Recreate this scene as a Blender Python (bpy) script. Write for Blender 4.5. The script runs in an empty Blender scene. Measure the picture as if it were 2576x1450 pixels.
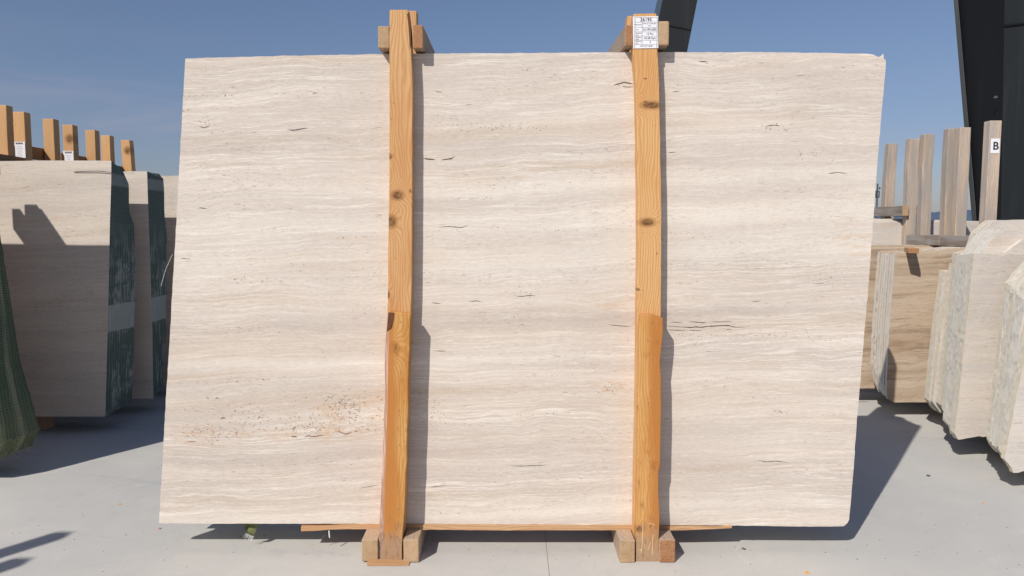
import bpy, bmesh, math, random
from mathutils import Vector, noise
random.seed(7)
S = bpy.context.scene
COL = S.collection

# ---------------------------------------------------------------- camera
W, H_, F = 2576.0, 1450.0, 1860.0
CAMZ = 1.31
TH = math.atan(150.0 / F)
cam = bpy.data.cameras.new('camera'); camo = bpy.data.objects.new('camera', cam); COL.objects.link(camo)
camo.location = (0, 0, CAMZ); camo.rotation_euler = (math.pi / 2 - TH, 0, 0)
cam.sensor_width = 36; cam.lens = 36 * F / W; cam.clip_start = 0.05; cam.clip_end = 20000
S.camera = camo

def ray(px, py):
    u = (px - W / 2) / F; v = -(py - H_ / 2) / F
    c, s = math.cos(TH), math.sin(TH)
    return Vector((u, c + v * s, -s + v * c))
def at(px, py, Y):
    d = ray(px, py); t = Y / d.y
    return Vector((d.x * t, Y, CAMZ + d.z * t))

# ---------------------------------------------------------------- light
SX, SY = 0.65, 0.97                      # shadow run per metre of height
sun_el = math.atan(1 / math.hypot(SX, SY))
sun = bpy.data.lights.new('sun', 'SUN'); suno = bpy.data.objects.new('sun', sun); COL.objects.link(suno)
sun.energy = 4.25; sun.angle = math.radians(0.55); sun.color = (1.0, 0.945, 0.87)
suno.rotation_euler = Vector((SX, SY, -1)).to_track_quat('-Z', 'Y').to_euler()
suno.location = (-6, -8, 12)
wd = bpy.data.worlds.new('World'); S.world = wd; wd.use_nodes = True
S.view_settings.view_transform = 'Standard'; S.view_settings.look = 'None'
S.view_settings.exposure = 0.0; S.view_settings.gamma = 1.0
S.cycles.use_denoising = True
S.cycles.max_bounces = 8; S.cycles.diffuse_bounces = 4

# ---------------------------------------------------------------- node helper
class NT:
    def __init__(s, tree): s.t = tree; s.n = tree.nodes; s.l = tree.links
    def new(s, t, **k):
        x = s.n.new(t)
        for a, b in k.items(): setattr(x, a, b)
        return x
    def put(s, sock, v):
        if v is None: return
        if isinstance(v, bpy.types.NodeSocket): s.l.new(v, sock)
        else: sock.default_value = v
    def m(s, op, a, b=None, c=None, clamp=False):
        x = s.new('ShaderNodeMath', operation=op, use_clamp=clamp)
        s.put(x.inputs[0], a); s.put(x.inputs[1], b)
        if c is not None: s.put(x.inputs[2], c)
        return x.outputs[0]
    def comb(s, x, y, z):
        n = s.new('ShaderNodeCombineXYZ')
        for i, v in enumerate((x, y, z)): s.put(n.inputs[i], v)
        return n.outputs[0]
    def sep(s, v):
        n = s.new('ShaderNodeSeparateXYZ'); s.put(n.inputs[0], v); return n.outputs
    def noise(s, vec, scale=1.0, detail=4, rough=0.55, dist=0.0):
        n = s.new('ShaderNodeTexNoise'); s.put(n.inputs['Vector'], vec)
        n.inputs['Scale'].default_value = scale; n.inputs['Detail'].default_value = detail
        n.inputs['Roughness'].default_value = rough; n.inputs['Distortion'].default_value = dist
        return n.outputs['Fac']
    def ramp(s, f, lo, hi, a=0.0, b=1.0):
        n = s.new('ShaderNodeMapRange', interpolation_type='SMOOTHSTEP')
        s.put(n.inputs[0], f); n.inputs[1].default_value = lo; n.inputs[2].default_value = hi
        n.inputs[3].default_value = a; n.inputs[4].default_value = b
        return n.outputs[0]
    def mix(s, f, a, b, mode='MIX'):
        n = s.new('ShaderNodeMix', data_type='RGBA', blend_type=mode)
        s.put(n.inputs[0], f)
        for i, v in ((6, a), (7, b)):
            if isinstance(v, (tuple, list)): v = (v[0], v[1], v[2], 1.0)
            s.put(n.inputs[i], v)
        return n.outputs[2]

def mat(name, rough=0.8):
    m = bpy.data.materials.new(name); m.use_nodes = True
    nt = NT(m.node_tree); b = m.node_tree.nodes['Principled BSDF']
    b.inputs['Roughness'].default_value = rough
    b.inputs['Specular IOR Level'].default_value = 0.25
    return m, nt, b
def finish(nt, b, colr, height=None, strength=0.4, dist=0.002):
    nt.put(b.inputs['Base Color'], colr if isinstance(colr, bpy.types.NodeSocket) else (*colr, 1))
    if height is not None:
        bp = nt.new('ShaderNodeBump'); bp.inputs['Strength'].default_value = strength
        bp.inputs['Distance'].default_value = dist; nt.put(bp.inputs['Height'], height)
        nt.l.new(bp.outputs[0], b.inputs['Normal'])

def srgb(r, g, b):
    f = lambda c: (c / 255 / 12.92) if c / 255 <= 0.04045 else ((c / 255 + 0.055) / 1.055) ** 2.4
    return (f(r), f(g), f(b))

# sky ------------------------------------------------------------------
nt = NT(wd.node_tree)
for n in list(nt.n): nt.n.remove(n)
sky = nt.new('ShaderNodeTexSky', sky_type='NISHITA'); sky.sun_disc = False
sky.sun_elevation = sun_el; sky.sun_rotation = math.atan2(-SX, -SY)
sky.air_density = 1.0; sky.dust_density = 0.6; sky.ozone_density = 2.5; sky.altitude = 100
tc = nt.new('ShaderNodeTexCoord'); gx, gy, gz = nt.sep(tc.outputs['Generated'])
cz = nt.m('MAXIMUM', gz, 0.02)
cl = nt.noise(nt.comb(nt.m('MULTIPLY', gx, 3.2), nt.m('MULTIPLY', gy, 3.2), nt.m('MULTIPLY', gz, 17.0)), 1.0, 6, 0.55, 0.8)
big = nt.noise(nt.comb(nt.m('MULTIPLY', gx, 1.5), nt.m('MULTIPLY', gy, 1.5), nt.m('MULTIPLY', gz, 5.0)), 1.0, 2, 0.5)
lowm = nt.ramp(gz, 0.0, 0.26, 1.0, 0.0)
leftm = nt.ramp(nt.m('DIVIDE', gx, nt.m('ADD', nt.m('ABSOLUTE', gy), 0.3)), -0.25, 0.0, 1.0, 0.35)
cf = nt.m('MULTIPLY', nt.m('MULTIPLY', nt.ramp(cl, 0.40, 0.72), nt.ramp(big, 0.30, 0.55)), nt.m('MULTIPLY', lowm, leftm))
cf = nt.m('MULTIPLY', cf, 0.85)
skyc = nt.mix(cf, sky.outputs[0], (5.2, 5.4, 6.2))
elev = nt.ramp(gz, -0.02, 0.30)
skyc = nt.mix(1.0, skyc, nt.mix(elev, (0.74, 0.715, 0.86), (1.04, 0.98, 1.04)), 'MULTIPLY')
bg = nt.new('ShaderNodeBackground'); nt.l.new(skyc, bg.inputs[0]); bg.inputs[1].default_value = 0.077
out = nt.new('ShaderNodeOutputWorld'); nt.l.new(bg.outputs[0], out.inputs[0])

# ---------------------------------------------------------------- materials
def travertine(name, base, cream, grey, tan, vein=1.0, pit=1.0, rust=False, dirty=0.0, off=(0, 0), band=0.0):
    m, nt, b = mat(name, 0.72)
    tc = nt.new('ShaderNodeTexCoord'); oi = nt.new('ShaderNodeObjectInfo')
    x, y, z = nt.sep(tc.outputs['Object'])
    ro = nt.m('MULTIPLY', oi.outputs['Random'], 7.0)
    x0, z0 = x, z
    x = nt.m('ADD', x, off[0]); z = nt.m('ADD', z, off[1])
    w1 = nt.noise(nt.comb(nt.m('MULTIPLY', x, 1.5), ro, nt.m('MULTIPLY', z, 2.6)), 1, 4, 0.55)
    w2 = nt.noise(nt.comb(nt.m('MULTIPLY', x, 7.0), ro, nt.m('MULTIPLY', z, 14.0)), 1, 3, 0.55)
    zz = nt.m('ADD', z, nt.m('MULTIPLY', nt.m('SUBTRACT', w1, 0.5), 0.10))
    zz = nt.m('ADD', zz, nt.m('MULTIPLY', nt.m('SUBTRACT', w2, 0.5), 0.016))
    zz = nt.m('SUBTRACT', zz, nt.m('MULTIPLY', x, 0.035))
    def n(fx, fz, d=5, r=0.6, o=0.0, dist=0.0):
        return nt.noise(nt.comb(nt.m('MULTIPLY', x, fx), nt.m('ADD', ro, o), nt.m('MULTIPLY', zz, fz)), 1, d, r, dist)
    b1 = n(0.55, 9.0, 3, 0.5); b2 = n(1.6, 70.0, 7, 0.7, 3.1); b3 = n(0.8, 20.0, 5, 0.65, 9.3)
    c = nt.mix(nt.ramp(b1, 0.36, 0.66), base, grey)
    c = nt.mix(nt.m('MULTIPLY', nt.ramp(b3, 0.50, 0.72), 0.75), c, tan)
    c = nt.mix(nt.m('MULTIPLY', nt.ramp(b2, 0.46, 0.72), 0.55), c, grey)
    c = nt.mix(nt.m('MULTIPLY', nt.ramp(b2, 0.50, 0.28), 0.5), c, cream)
    # cream veins
    v = n(3.0, 95.0, 7, 0.66, 5.5, 0.25); vm = n(0.7, 3.2, 4, 0.55, 2.0); v_2 = n(7.0, 190.0, 5, 0.65, 45.5, 0.3)
    vf = nt.m('MULTIPLY', nt.m('MAXIMUM', nt.ramp(v, 0.535, 0.66), nt.m('MULTIPLY', nt.ramp(v_2, 0.55, 0.68), .7)), nt.ramp(vm, 0.36, 0.60, .15, 1.0))
    c = nt.mix(nt.m('MULTIPLY', vf, 0.85 * vein), c, cream)
    lv = n(0.9, 52.0, 4, 0.5, 88.0)
    lf = nt.ramp(nt.m('ABSOLUTE', nt.m('SUBTRACT', lv, 0.52)), 0.022, 0.004)
    c = nt.mix(nt.m('MULTIPLY', lf, nt.ramp(n(.9, 5., 3, .5, 93.), .40, .58, .0, .65 * vein)), c, cream)
    lv2 = n(0.8, 66.0, 4, 0.5, 98.0)
    c = nt.mix(nt.m('MULTIPLY', nt.ramp(nt.m('ABSOLUTE', nt.m('SUBTRACT', lv2, 0.50)), 0.016, 0.003), nt.ramp(n(.9, 7., 3, .5, 99.), .44, .62, .0, .45)), c, tan)
    # hairline dark striae
    st = n(1.6, 95.0, 4, 0.6, 12.0)
    sf = nt.m('MULTIPLY', nt.ramp(st, 0.58, 0.68), nt.ramp(b3, 0.40, 0.6))
    c = nt.mix(nt.m('MULTIPLY', sf, 0.35), c, tan)
    if rust:                     # broad beds of the slab, at the heights they have in the stone
        for (bz, sg, st_, col) in BEDS:
            q = nt.m('DIVIDE', nt.m('SUBTRACT', nt.m('ADD', zz, 0.0), bz), sg)
            gss = nt.m('POWER', 2.718, nt.m('MULTIPLY', nt.m('MULTIPLY', q, q), -1.0))
            along = nt.ramp(nt.noise(nt.comb(nt.m('MULTIPLY', x, .9), bz * 7.3, nt.m('MULTIPLY', zz, 6.0)), 1, 4, .6), .36, .58, .15, 1.0)
            c = nt.mix(nt.m('MULTIPLY', nt.m('MULTIPLY', gss, along), st_), c, col)
    if band:
        bd = n(1.6, 22.0, 7, 0.7, 61.0, .4); bl = nt.noise(nt.comb(x, ro, z), 5.0, 4, .6)
        c = nt.mix(nt.m('MULTIPLY', nt.ramp(bd, 0.49, 0.62), nt.m('MULTIPLY', nt.ramp(bl, .35, .6, .25, 1.0), band)), c, tuple(k * .95 for k in tan))
        c = nt.mix(nt.m('MULTIPLY', nt.ramp(n(6, 30, 6, .7, 71.0, .8), 0.62, 0.68), band * .8), c, cream)
    # pits
    p1 = n(50.0, 230.0, 3, 0.55, 21.0); p2 = n(20.0, 150.0, 4, 0.6, 31.0)
    cm = n(1.4, 11.0, 4, 0.6, 17.0)
    pf = nt.m('MULTIPLY', nt.ramp(p1, 0.645, 0.70), nt.ramp(cm, 0.48, 0.60))
    pf2 = nt.m('MULTIPLY', nt.ramp(p2, 0.645, 0.69), nt.ramp(cm, 0.45, 0.57))
    pa = nt.m('MAXIMUM', pf, pf2)
    c = nt.mix(nt.m('MULTIPLY', pa, 0.66 * pit), c, (0.24, 0.15, 0.095))
    if rust:
        for (cx, cz, rx, rz) in RUST:
            r = nt.m('ADD', nt.m('POWER', nt.m('DIVIDE', nt.m('SUBTRACT', x0, cx), rx), 2.0), nt.m('POWER', nt.m('DIVIDE', nt.m('SUBTRACT', z0, cz), rz), 2.0))
            f = nt.m('MULTIPLY', nt.m('MULTIPLY', nt.ramp(r, 0.0, 1.0, 1.0, 0.0), nt.ramp(n(9, 45, 5, .65, 40.), 0.45, 0.62)), 0.5)
            c = nt.mix(f, c, (0.58, 0.40, 0.25))
    sm = nt.noise(tc.outputs['Object'], 2.3, 5, 0.6)
    c = nt.mix(nt.ramp(sm, 0.35, 0.75, 0.0, 0.16 + dirty), c, (0.42, 0.37, 0.32))
    fine = nt.noise(nt.comb(nt.m('MULTIPLY', x, 38.), 0.0, nt.m('MULTIPLY', zz, 210.)), 1, 5, 0.75)
    fs = n(14.0, 130.0, 5, .72, 77.0)
    c = nt.mix(nt.m('MULTIPLY', nt.ramp(fs, 0.56, 0.66), nt.ramp(cm, .36, .62, .05, .45)), c, tuple(k * .72 for k in tan))
    c = nt.mix(nt.m('MULTIPLY', nt.ramp(fs, 0.42, 0.34), .4), c, cream)
    c = nt.mix(1.0, c, nt.mix(nt.ramp(fine, .3, .7), (0.91, 0.90, 0.89), (1.06, 1.06, 1.06)), 'MULTIPLY')
    h = nt.m('SUBTRACT', nt.m('ADD', nt.m('MULTIPLY', b2, 0.25), nt.m('MULTIPLY', fine, 0.15)), pa)
    finish(nt, b, c, h, 0.45, 0.0025)
    return m

SL = 2.92                                   # plane of the main slab's face
BASE0 = Vector((0, SL, 0))
RUST = []
for (px, py, rx, rz) in ((870, 1035, .30, .12), (520, 1095, .22, .06), (800, 1095, .3, .05), (1560, 760, .2, .05), (2200, 600, .2, .1), (1540, 970, .12, .04), (1640, 240, .1, .12)):
    p = at(px, py, SL); RUST.append((p.x, p.z, rx, rz))

BEDS = []
for (py, sg, st_, col) in ((215, 16, .35, 0), (330, 18, .55, 1), (352, 8, .4, 0), (590, 10, .3, 0), (805, 15, .6, 0), (842, 24, .4, 1), (1000, 22, .25, 1), (1130, 24, .5, 0), (1190, 12, .45, 0), (1240, 9, .35, 1), (470, 24, .5, 2), (560, 40, .5, 2), (650, 46, .5, 2), (900, 14, .45, 2), (1290, 14, .4, 2)):
    BEDS.append((at(1288, py, SL).z, sg / 640.0, st_, ((0.50, 0.43, 0.385), (0.54, 0.45, 0.36), (0.77, 0.715, 0.635))[col]))
M = {}
M['trav'] = travertine('travertine_face', (0.655, 0.582, 0.508), (0.79, 0.735, 0.655), (0.560, 0.492, 0.434), (0.54, 0.44, 0.345), rust=True)
M['trav2'] = travertine('travertine_plain_face', (0.64, 0.57, 0.49), (0.74, 0.69, 0.61), (0.55, 0.49, 0.43), (0.55, 0.45, 0.35), vein=.5, pit=1.0, off=(3, 1))
M['trav3'] = travertine('travertine_brown_face', (0.55, 0.445, 0.335), (0.64, 0.55, 0.43), (0.43, 0.325, 0.225), (0.25, 0.155, 0.09), vein=.35, band=.6, off=(5, 2))
M['trav4'] = travertine('travertine_dusty_face', (0.62, 0.56, 0.50), (0.72, 0.68, 0.62), (0.55, 0.51, 0.47), (0.55, 0.47, 0.38), vein=.4, pit=.6, off=(8, 4), dirty=.1)

def edge_stone(name, a, bcol, rough_h=1.0):
    m, nt, b = mat(name, 0.9)
    tc = nt.new('ShaderNodeTexCoord'); oi = nt.new('ShaderNodeObjectInfo')
    x, y, z = nt.sep(tc.outputs['Object']); ro = nt.m('MULTIPLY', oi.outputs['Random'], 9.0)
    v = nt.comb(nt.m('ADD', x, ro), nt.m('MULTIPLY', y, 2.5), nt.m('MULTIPLY', z, .55))
    n1 = nt.noise(v, 14, 6, 0.65); n2 = nt.noise(v, 70, 4, 0.6)
    c = nt.mix(nt.ramp(n1, 0.30, 0.75), a, bcol)
    c = nt.mix(nt.m('MULTIPLY', nt.ramp(oi.outputs['Random'], 0.3, 0.8), 0.5), c, (0.61, 0.59, 0.54))
    c = nt.mix(nt.ramp(n2, 0.60, 0.75, 0, .40), c, (0.36, 0.30, 0.23))
    finish(nt, b, c, nt.m('ADD', nt.m('MULTIPLY', n1, .6), nt.m('MULTIPLY', n2, 0.5)), 0.6 * rough_h, 0.007)
    return m
M['edge'] = edge_stone('sawn_slab_edge', (0.62, 0.57, 0.48), (0.50, 0.47, 0.41))
M['edge_white'] = edge_stone('dusty_white_slab_edge', (0.68, 0.65, 0.59), (0.58, 0.55, 0.48))
M['edge_cream'] = edge_stone('broken_cream_slab_edge', (0.68, 0.60, 0.44), (0.60, 0.55, 0.46), 1.3)

def net(name, c1, c2, c3):
    m, nt, b = mat(name, 0.85)
    tc = nt.new('ShaderNodeTexCoord'); oi = nt.new('ShaderNodeObjectInfo')
    x, y, z = nt.sep(tc.outputs['Object']); ro = nt.m('MULTIPLY', oi.outputs['Random'], 3.0)
    w = nt.m('SINE', nt.m('MULTIPLY', nt.m('ADD', z, nt.m('MULTIPLY', nt.noise(tc.outputs['Object'], 6, 2), 0.03)), 480.0))
    p = nt.noise(nt.comb(x, nt.m('ADD', nt.m('MULTIPLY', y, 10.0), nt.m('MULTIPLY', ro, .25)), nt.m('MULTIPLY', z, 2.2)), 3.0, 8, 0.75, 0.2)
    pz = nt.noise(nt.comb(0.0, 0.0, z), 3.5, 2, 0.5)
    f = nt.m('MULTIPLY', nt.ramp(p, 0.50, 0.56), nt.ramp(z, 1.45, 0.95))
    c = nt.mix(nt.ramp(w, -0.5, 0.8, 0, .55), c1, c2)
    c = nt.mix(nt.m('MULTIPLY', f, 0.6 if name == 'green_net_edge' else 0.0), c, c3)
    if name != 'green_net_edge':
        vs_ = nt.noise(nt.comb(x, nt.m('MULTIPLY', y, 26.0), nt.m('MULTIPLY', z, 1.1)), 1.0, 5, .6)
        c = nt.mix(nt.ramp(vs_, .5, .68, 0, .6), c, c3)
        c = nt.mix(nt.ramp(z, .5, .1, 0, .35), c, (0.20, 0.21, 0.11))
    band = nt.ramp(nt.m('ABSOLUTE', nt.m('SUBTRACT', z, 1.615)), 0.03, 0.045, .5, 0)
    c = nt.mix(band, c, c3)
    band = nt.ramp(nt.m('ABSOLUTE', nt.m('SUBTRACT', z, 0.74)), 0.08, 0.09, .75, 0)
    if name == 'green_net_edge': c = nt.mix(band, c, c3)
    finish(nt, b, c, nt.m('ADD', w, p), 0.35, 0.002)
    return m
M['net'] = net('green_net_edge', (0.062, 0.095, 0.084), (0.135, 0.175, 0.158), (0.36, 0.38, 0.365))
M['net_yellow'] = net('yellow_green_net_edge', (0.055, 0.085, 0.055), (0.14, 0.17, 0.105), (0.34, 0.33, 0.22))

def wood(name, axis, light, dark, knots=(), freq=560.0, weather=0.0, stain=None, stainf=0.0, vary=0.15, gr=1.0, foot=False, edge=None):
    m, nt, b = mat(name, 0.62)
    tc = nt.new('ShaderNodeTexCoord'); oi = nt.new('ShaderNodeObjectInfo')
    x, y, z = nt.sep(tc.outputs['Object']); ro = nt.m('MULTIPLY', oi.outputs['Random'], 11.0)
    if axis == 'Z': a, bb, s = x, y, z
    elif axis == 'Y': a, bb, s = x, z, y
    else: a, bb, s = z, y, x
    low = nt.noise(nt.comb(nt.m('MULTIPLY', a, 5.), nt.m('ADD', nt.m('MULTIPLY', bb, 5.), ro), nt.m('MULTIPLY', s, 1.6)), 1, 3, 0.55)
    u = nt.m('ADD', nt.m('ADD', a, nt.m('MULTIPLY', bb, 0.8)), nt.m('MULTIPLY', low, 0.14))
    kn = None; halo = None
    for (ka, ks, ra, rs, amp) in knots:
        da = nt.m('DIVIDE', nt.m('SUBTRACT', a, ka), ra); ds = nt.m('DIVIDE', nt.m('SUBTRACT', s, ks), rs)
        r2 = nt.m('ADD', nt.m('MULTIPLY', da, da), nt.m('MULTIPLY', ds, ds))
        g = nt.m('POWER', 2.718, nt.m('MULTIPLY', r2, -0.16))
        u = nt.m('ADD', u, nt.m('MULTIPLY', g, amp))
        rr = nt.m('ADD', r2, nt.m('MULTIPLY', nt.noise(tc.outputs['Object'], 60, 3), 0.8))
        k = nt.ramp(rr, 1.5, 1.0, 0.0, 1.0)
        kn = k if kn is None else nt.m('MAXIMUM', kn, k)
        hk = nt.m('MULTIPLY', nt.ramp(rr, 3.2, 1.6), nt.ramp(rr, .6, 1.2))
        halo = hk if halo is None else nt.m('MAXIMUM', halo, hk)
    w = nt.m('SINE', nt.m('MULTIPLY', u, freq))
    w = nt.m('MULTIPLY', nt.m('ADD', w, 1.0), 0.5); w = nt.m('POWER', w, 2.0)
    fib = nt.noise(nt.comb(nt.m('MULTIPLY', a, 190.), nt.m('ADD', nt.m('MULTIPLY', bb, 190.), ro), nt.m('MULTIPLY', s, 6.)), 1, 3, 0.6)
    blot = nt.noise(nt.comb(nt.m('MULTIPLY', a, 9.), nt.m('ADD', nt.m('MULTIPLY', bb, 9.), ro), nt.m('MULTIPLY', s, 3.)), 1, 4, 0.6)
    c = nt.mix(nt.m('MULTIPLY', w, 0.62 * gr), light, dark)
    c = nt.mix(nt.ramp(fib, 0.42, 0.68, 0, .35 * gr), c, dark)
    c = nt.mix(nt.ramp(blot, 0.42, 0.68, 0, .4), c, tuple(k * q for k, q in zip(dark, (1.1, 1.0, .9))))
    if stain:
        sa = nt.noise(nt.comb(nt.m('MULTIPLY', a, 14.), nt.m('ADD', ro, 4.0), nt.m('MULTIPLY', s, 2.4)), 1, 4, 0.6)
        c = nt.mix(nt.ramp(sa, 0.40, 0.62, 0, stainf), c, stain)
        sb = nt.noise(nt.comb(nt.m('MULTIPLY', a, 55.), nt.m('ADD', ro, 9.0), nt.m('MULTIPLY', s, 16.)), 1, 5, .72)
        c = nt.mix(nt.ramp(sb, .54, .70, 0, .6), c, tuple(k * .62 for k in stain))
        c = nt.mix(nt.ramp(sb, .42, .30, 0, .35), c, (0.70, 0.42, 0.16))
    if kn is not None:
        kc = nt.mix(nt.ramp(nt.noise(tc.outputs['Object'], 75, 4, .7), .38, .62), (0.075, 0.03, 0.012), (0.30, 0.145, 0.05))
        c = nt.mix(nt.m('MULTIPLY', kn, 0.92), c, kc)
        c = nt.mix(nt.m('MULTIPLY', halo, .55), c, tuple(k * .62 for k in dark))
    if weather:
        wn = nt.noise(nt.comb(nt.m('MULTIPLY', a, 22.), nt.m('ADD', nt.m('MULTIPLY', bb, 22.), ro), nt.m('MULTIPLY', s, 2.)), 1, 5, 0.6)
        c = nt.mix(nt.ramp(wn, 0.38, 0.60, 0, weather), c, (0.34, 0.315, 0.29))
    if edge is not None:       # dark resinous sapwood along one side, breaking up across the board
        en = nt.m('ADD', a, nt.m('MULTIPLY', nt.m('SUBTRACT', nt.noise(nt.comb(nt.m('MULTIPLY', a, 30.), ro, nt.m('MULTIPLY', s, 2.5)), 1, 5, .65), .5), .07))
        c = nt.mix(nt.ramp(en, edge[0], edge[1], 0, .9), c, edge[2])
        if len(edge) > 3:
            rm = nt.m('ADD', a, nt.m('MULTIPLY', nt.m('SUBTRACT', nt.noise(nt.comb(nt.m('MULTIPLY', a, 60.), ro, nt.m('MULTIPLY', s, 3.)), 1, 4, .7), .5), .02))
            rm = nt.m('SUBTRACT', rm, nt.m('MULTIPLY', nt.m('SUBTRACT', s, .6), .042))
            c = nt.mix(nt.ramp(rm, edge[3], edge[3] - .006, 0, .85), c, nt.mix(nt.ramp(fib, .42, .6), (0.42, 0.24, 0.17), (0.62, 0.46, 0.38)))
    if foot:
        fn = nt.m('ADD', s, nt.m('MULTIPLY', nt.m('SUBTRACT', nt.noise(tc.outputs['Object'], 14, 5, .65), .5), .17))
        c = nt.mix(nt.ramp(fn, .17, .04, 0, .85), c, (0.36, 0.25, 0.16))
        sc2 = nt.noise(nt.comb(nt.m('MULTIPLY', a, 60.), nt.m('MULTIPLY', bb, 60.), nt.m('MULTIPLY', s, 25.)), 1, 5, .7)
        c = nt.mix(nt.m('MULTIPLY', nt.ramp(sc2, .5, .62), nt.ramp(fn, .24, .1, 0, .6)), c, (0.24, 0.13, 0.09))
    spk = nt.noise(nt.comb(nt.m('MULTIPLY', a, 110.), nt.m('ADD', nt.m('MULTIPLY', bb, 110.), ro), nt.m('MULTIPLY', s, 45.)), 1, 2, 0.5)
    c = nt.mix(nt.ramp(spk, 0.70, 0.76, 0, .6), c, (0.09, 0.05, 0.03))
    tint = nt.m('ADD', nt.m('MULTIPLY', oi.outputs['Random'], vary), 1.0 - vary * 0.5)
    c = nt.mix(1.0, c, nt.comb(tint, tint, tint), 'MULTIPLY')
    finish(nt, b, c, nt.m('ADD', nt.m('MULTIPLY', w, 0.6), fib), 0.35, 0.0012)
    return m

def endgrain(name, light, dark, cx, cz, saw=0.5):
    m, nt, b = mat(name, 0.85)
    tc = nt.new('ShaderNodeTexCoord'); oi = nt.new('ShaderNodeObjectInfo')
    x, y, z = nt.sep(tc.outputs['Object'])
    dx = nt.m('SUBTRACT', x, cx); dz = nt.m('SUBTRACT', z, cz)
    r = nt.m('SQRT', nt.m('ADD', nt.m('MULTIPLY', dx, dx), nt.m('MULTIPLY', dz, dz)))
    r = nt.m('ADD', r, nt.m('MULTIPLY', nt.noise(tc.outputs['Object'], 18, 2), 0.012))
    w = nt.m('MULTIPLY', nt.m('ADD', nt.m('SINE', nt.m('MULTIPLY', r, 900.0)), 1.0), 0.5)
    n = nt.noise(tc.outputs['Object'], 40, 5, 0.7); n2 = nt.noise(tc.outputs['Object'], 240, 3, 0.6)
    c = nt.mix(nt.m('MULTIPLY', w, 0.55), light, dark)
    c = nt.mix(nt.ramp(n, 0.4, 0.7, 0, .6), c, dark)
    c = nt.mix(nt.ramp(n2, 0.5, 0.75, 0, saw), c, tuple(k * 0.5 for k in dark))
    finish(nt, b, c, nt.m('ADD', n2, n), 0.7, 0.003)
    return m

def plain(name, c, rough=0.6, var=0.15, sc=20, metal=0.0):
    m, nt, b = mat(name, rough)
    tc = nt.new('ShaderNodeTexCoord')
    n = nt.noise(tc.outputs['Object'], sc, 5, 0.6)
    cc = nt.mix(n, tuple(k * (1 - var) for k in c), tuple(min(1, k * (1 + var)) for k in c))
    b.inputs['Metallic'].default_value = metal
    finish(nt, b, cc, n, 0.1, 0.001)
    return m
M['pine_z'] = wood('pine_post', 'Z', (0.62, 0.36, 0.17), (0.42, 0.20, 0.075), ())
M['pine_y'] = wood('pine_crosspiece', 'Y', (0.50, 0.33, 0.20), (0.33, 0.19, 0.10), (), weather=.35)
M['pine_x'] = wood('pine_batten', 'X', (0.58, 0.36, 0.20), (0.40, 0.22, 0.10), ())
M['ypine_z'] = wood('golden_pine_post', 'Z', (0.60, 0.36, 0.17), (0.45, 0.235, 0.095), (), gr=.7)
M['dpine_y'] = wood('brown_crosspiece', 'Y', (0.40, 0.21, 0.10), (0.24, 0.11, 0.05))
M['grey_z'] = wood('weathered_post', 'Z', (0.58, 0.47, 0.37), (0.38, 0.29, 0.22), (), weather=.75, vary=.3)
M['grey_y'] = wood('weathered_crosspiece', 'Y', (0.26, 0.215, 0.18), (0.14, 0.11, 0.09), (), weather=.8)
M['end_a'] = endgrain('sawn_end_grain', (0.50, 0.35, 0.21), (0.34, 0.21, 0.11), 0.02, 0.0)
M['end_b'] = endgrain('rough_brown_end_grain', (0.45, 0.24, 0.12), (0.26, 0.11, 0.05), 0.3, 2.4, .9)
M['end_c'] = endgrain('pale_end_grain', (0.54, 0.38, 0.24), (0.40, 0.25, 0.14), -0.05, -0.03, .3)
M['paper'] = plain('white_paper', (0.78, 0.78, 0.80), 0.5, .03)
M['ink'] = plain('black_ink', (0.02, 0.02, 0.025), 0.5, .1)
M['rule'] = plain('grey_printed_line', (0.40, 0.41, 0.45), 0.5, .1)
M['steel'] = plain('staple_steel', (0.25, 0.24, 0.22), 0.35, .1, metal=.8)
M['pit'] = plain('brown_pit', (0.25, 0.125, 0.06), 0.95, .6, 60)
M['crack'] = plain('dark_fissure', (0.075, 0.045, 0.03), 0.95, .4, 60)
M['white_vein'] = plain('cream_calcite', (0.80, 0.74, 0.64), 0.8, .08, 60)
M['ribbon'] = plain('olive_net_strip', (0.26, 0.29, 0.13), 0.7, .25, 90)
M['strand'] = plain('white_fibre', (0.75, 0.75, 0.70), 0.5, .05)
M['bark'] = plain('dark_bark', (0.13, 0.055, 0.03), 0.95, .6, 50)
M['stone_bit'] = plain('dark_pebble', (0.12, 0.115, 0.105), 0.9, .4)
M['orange_bit'] = plain('orange_chip', (0.75, 0.36, 0.06), 0.6, .1)
M['hill'] = plain('haze_blue_hillside', (0.085, 0.125, 0.19), 1.0, .15, 0.004)  # bluish haze of distance is put into the hill colour
M['soil'] = plain('dusty_yard_soil', (0.36, 0.32, 0.27), 0.95, .2, 0.2)
M['pole'] = plain('dark_galvanised_steel', (0.06, 0.07, 0.08), 0.6, .1)

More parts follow.
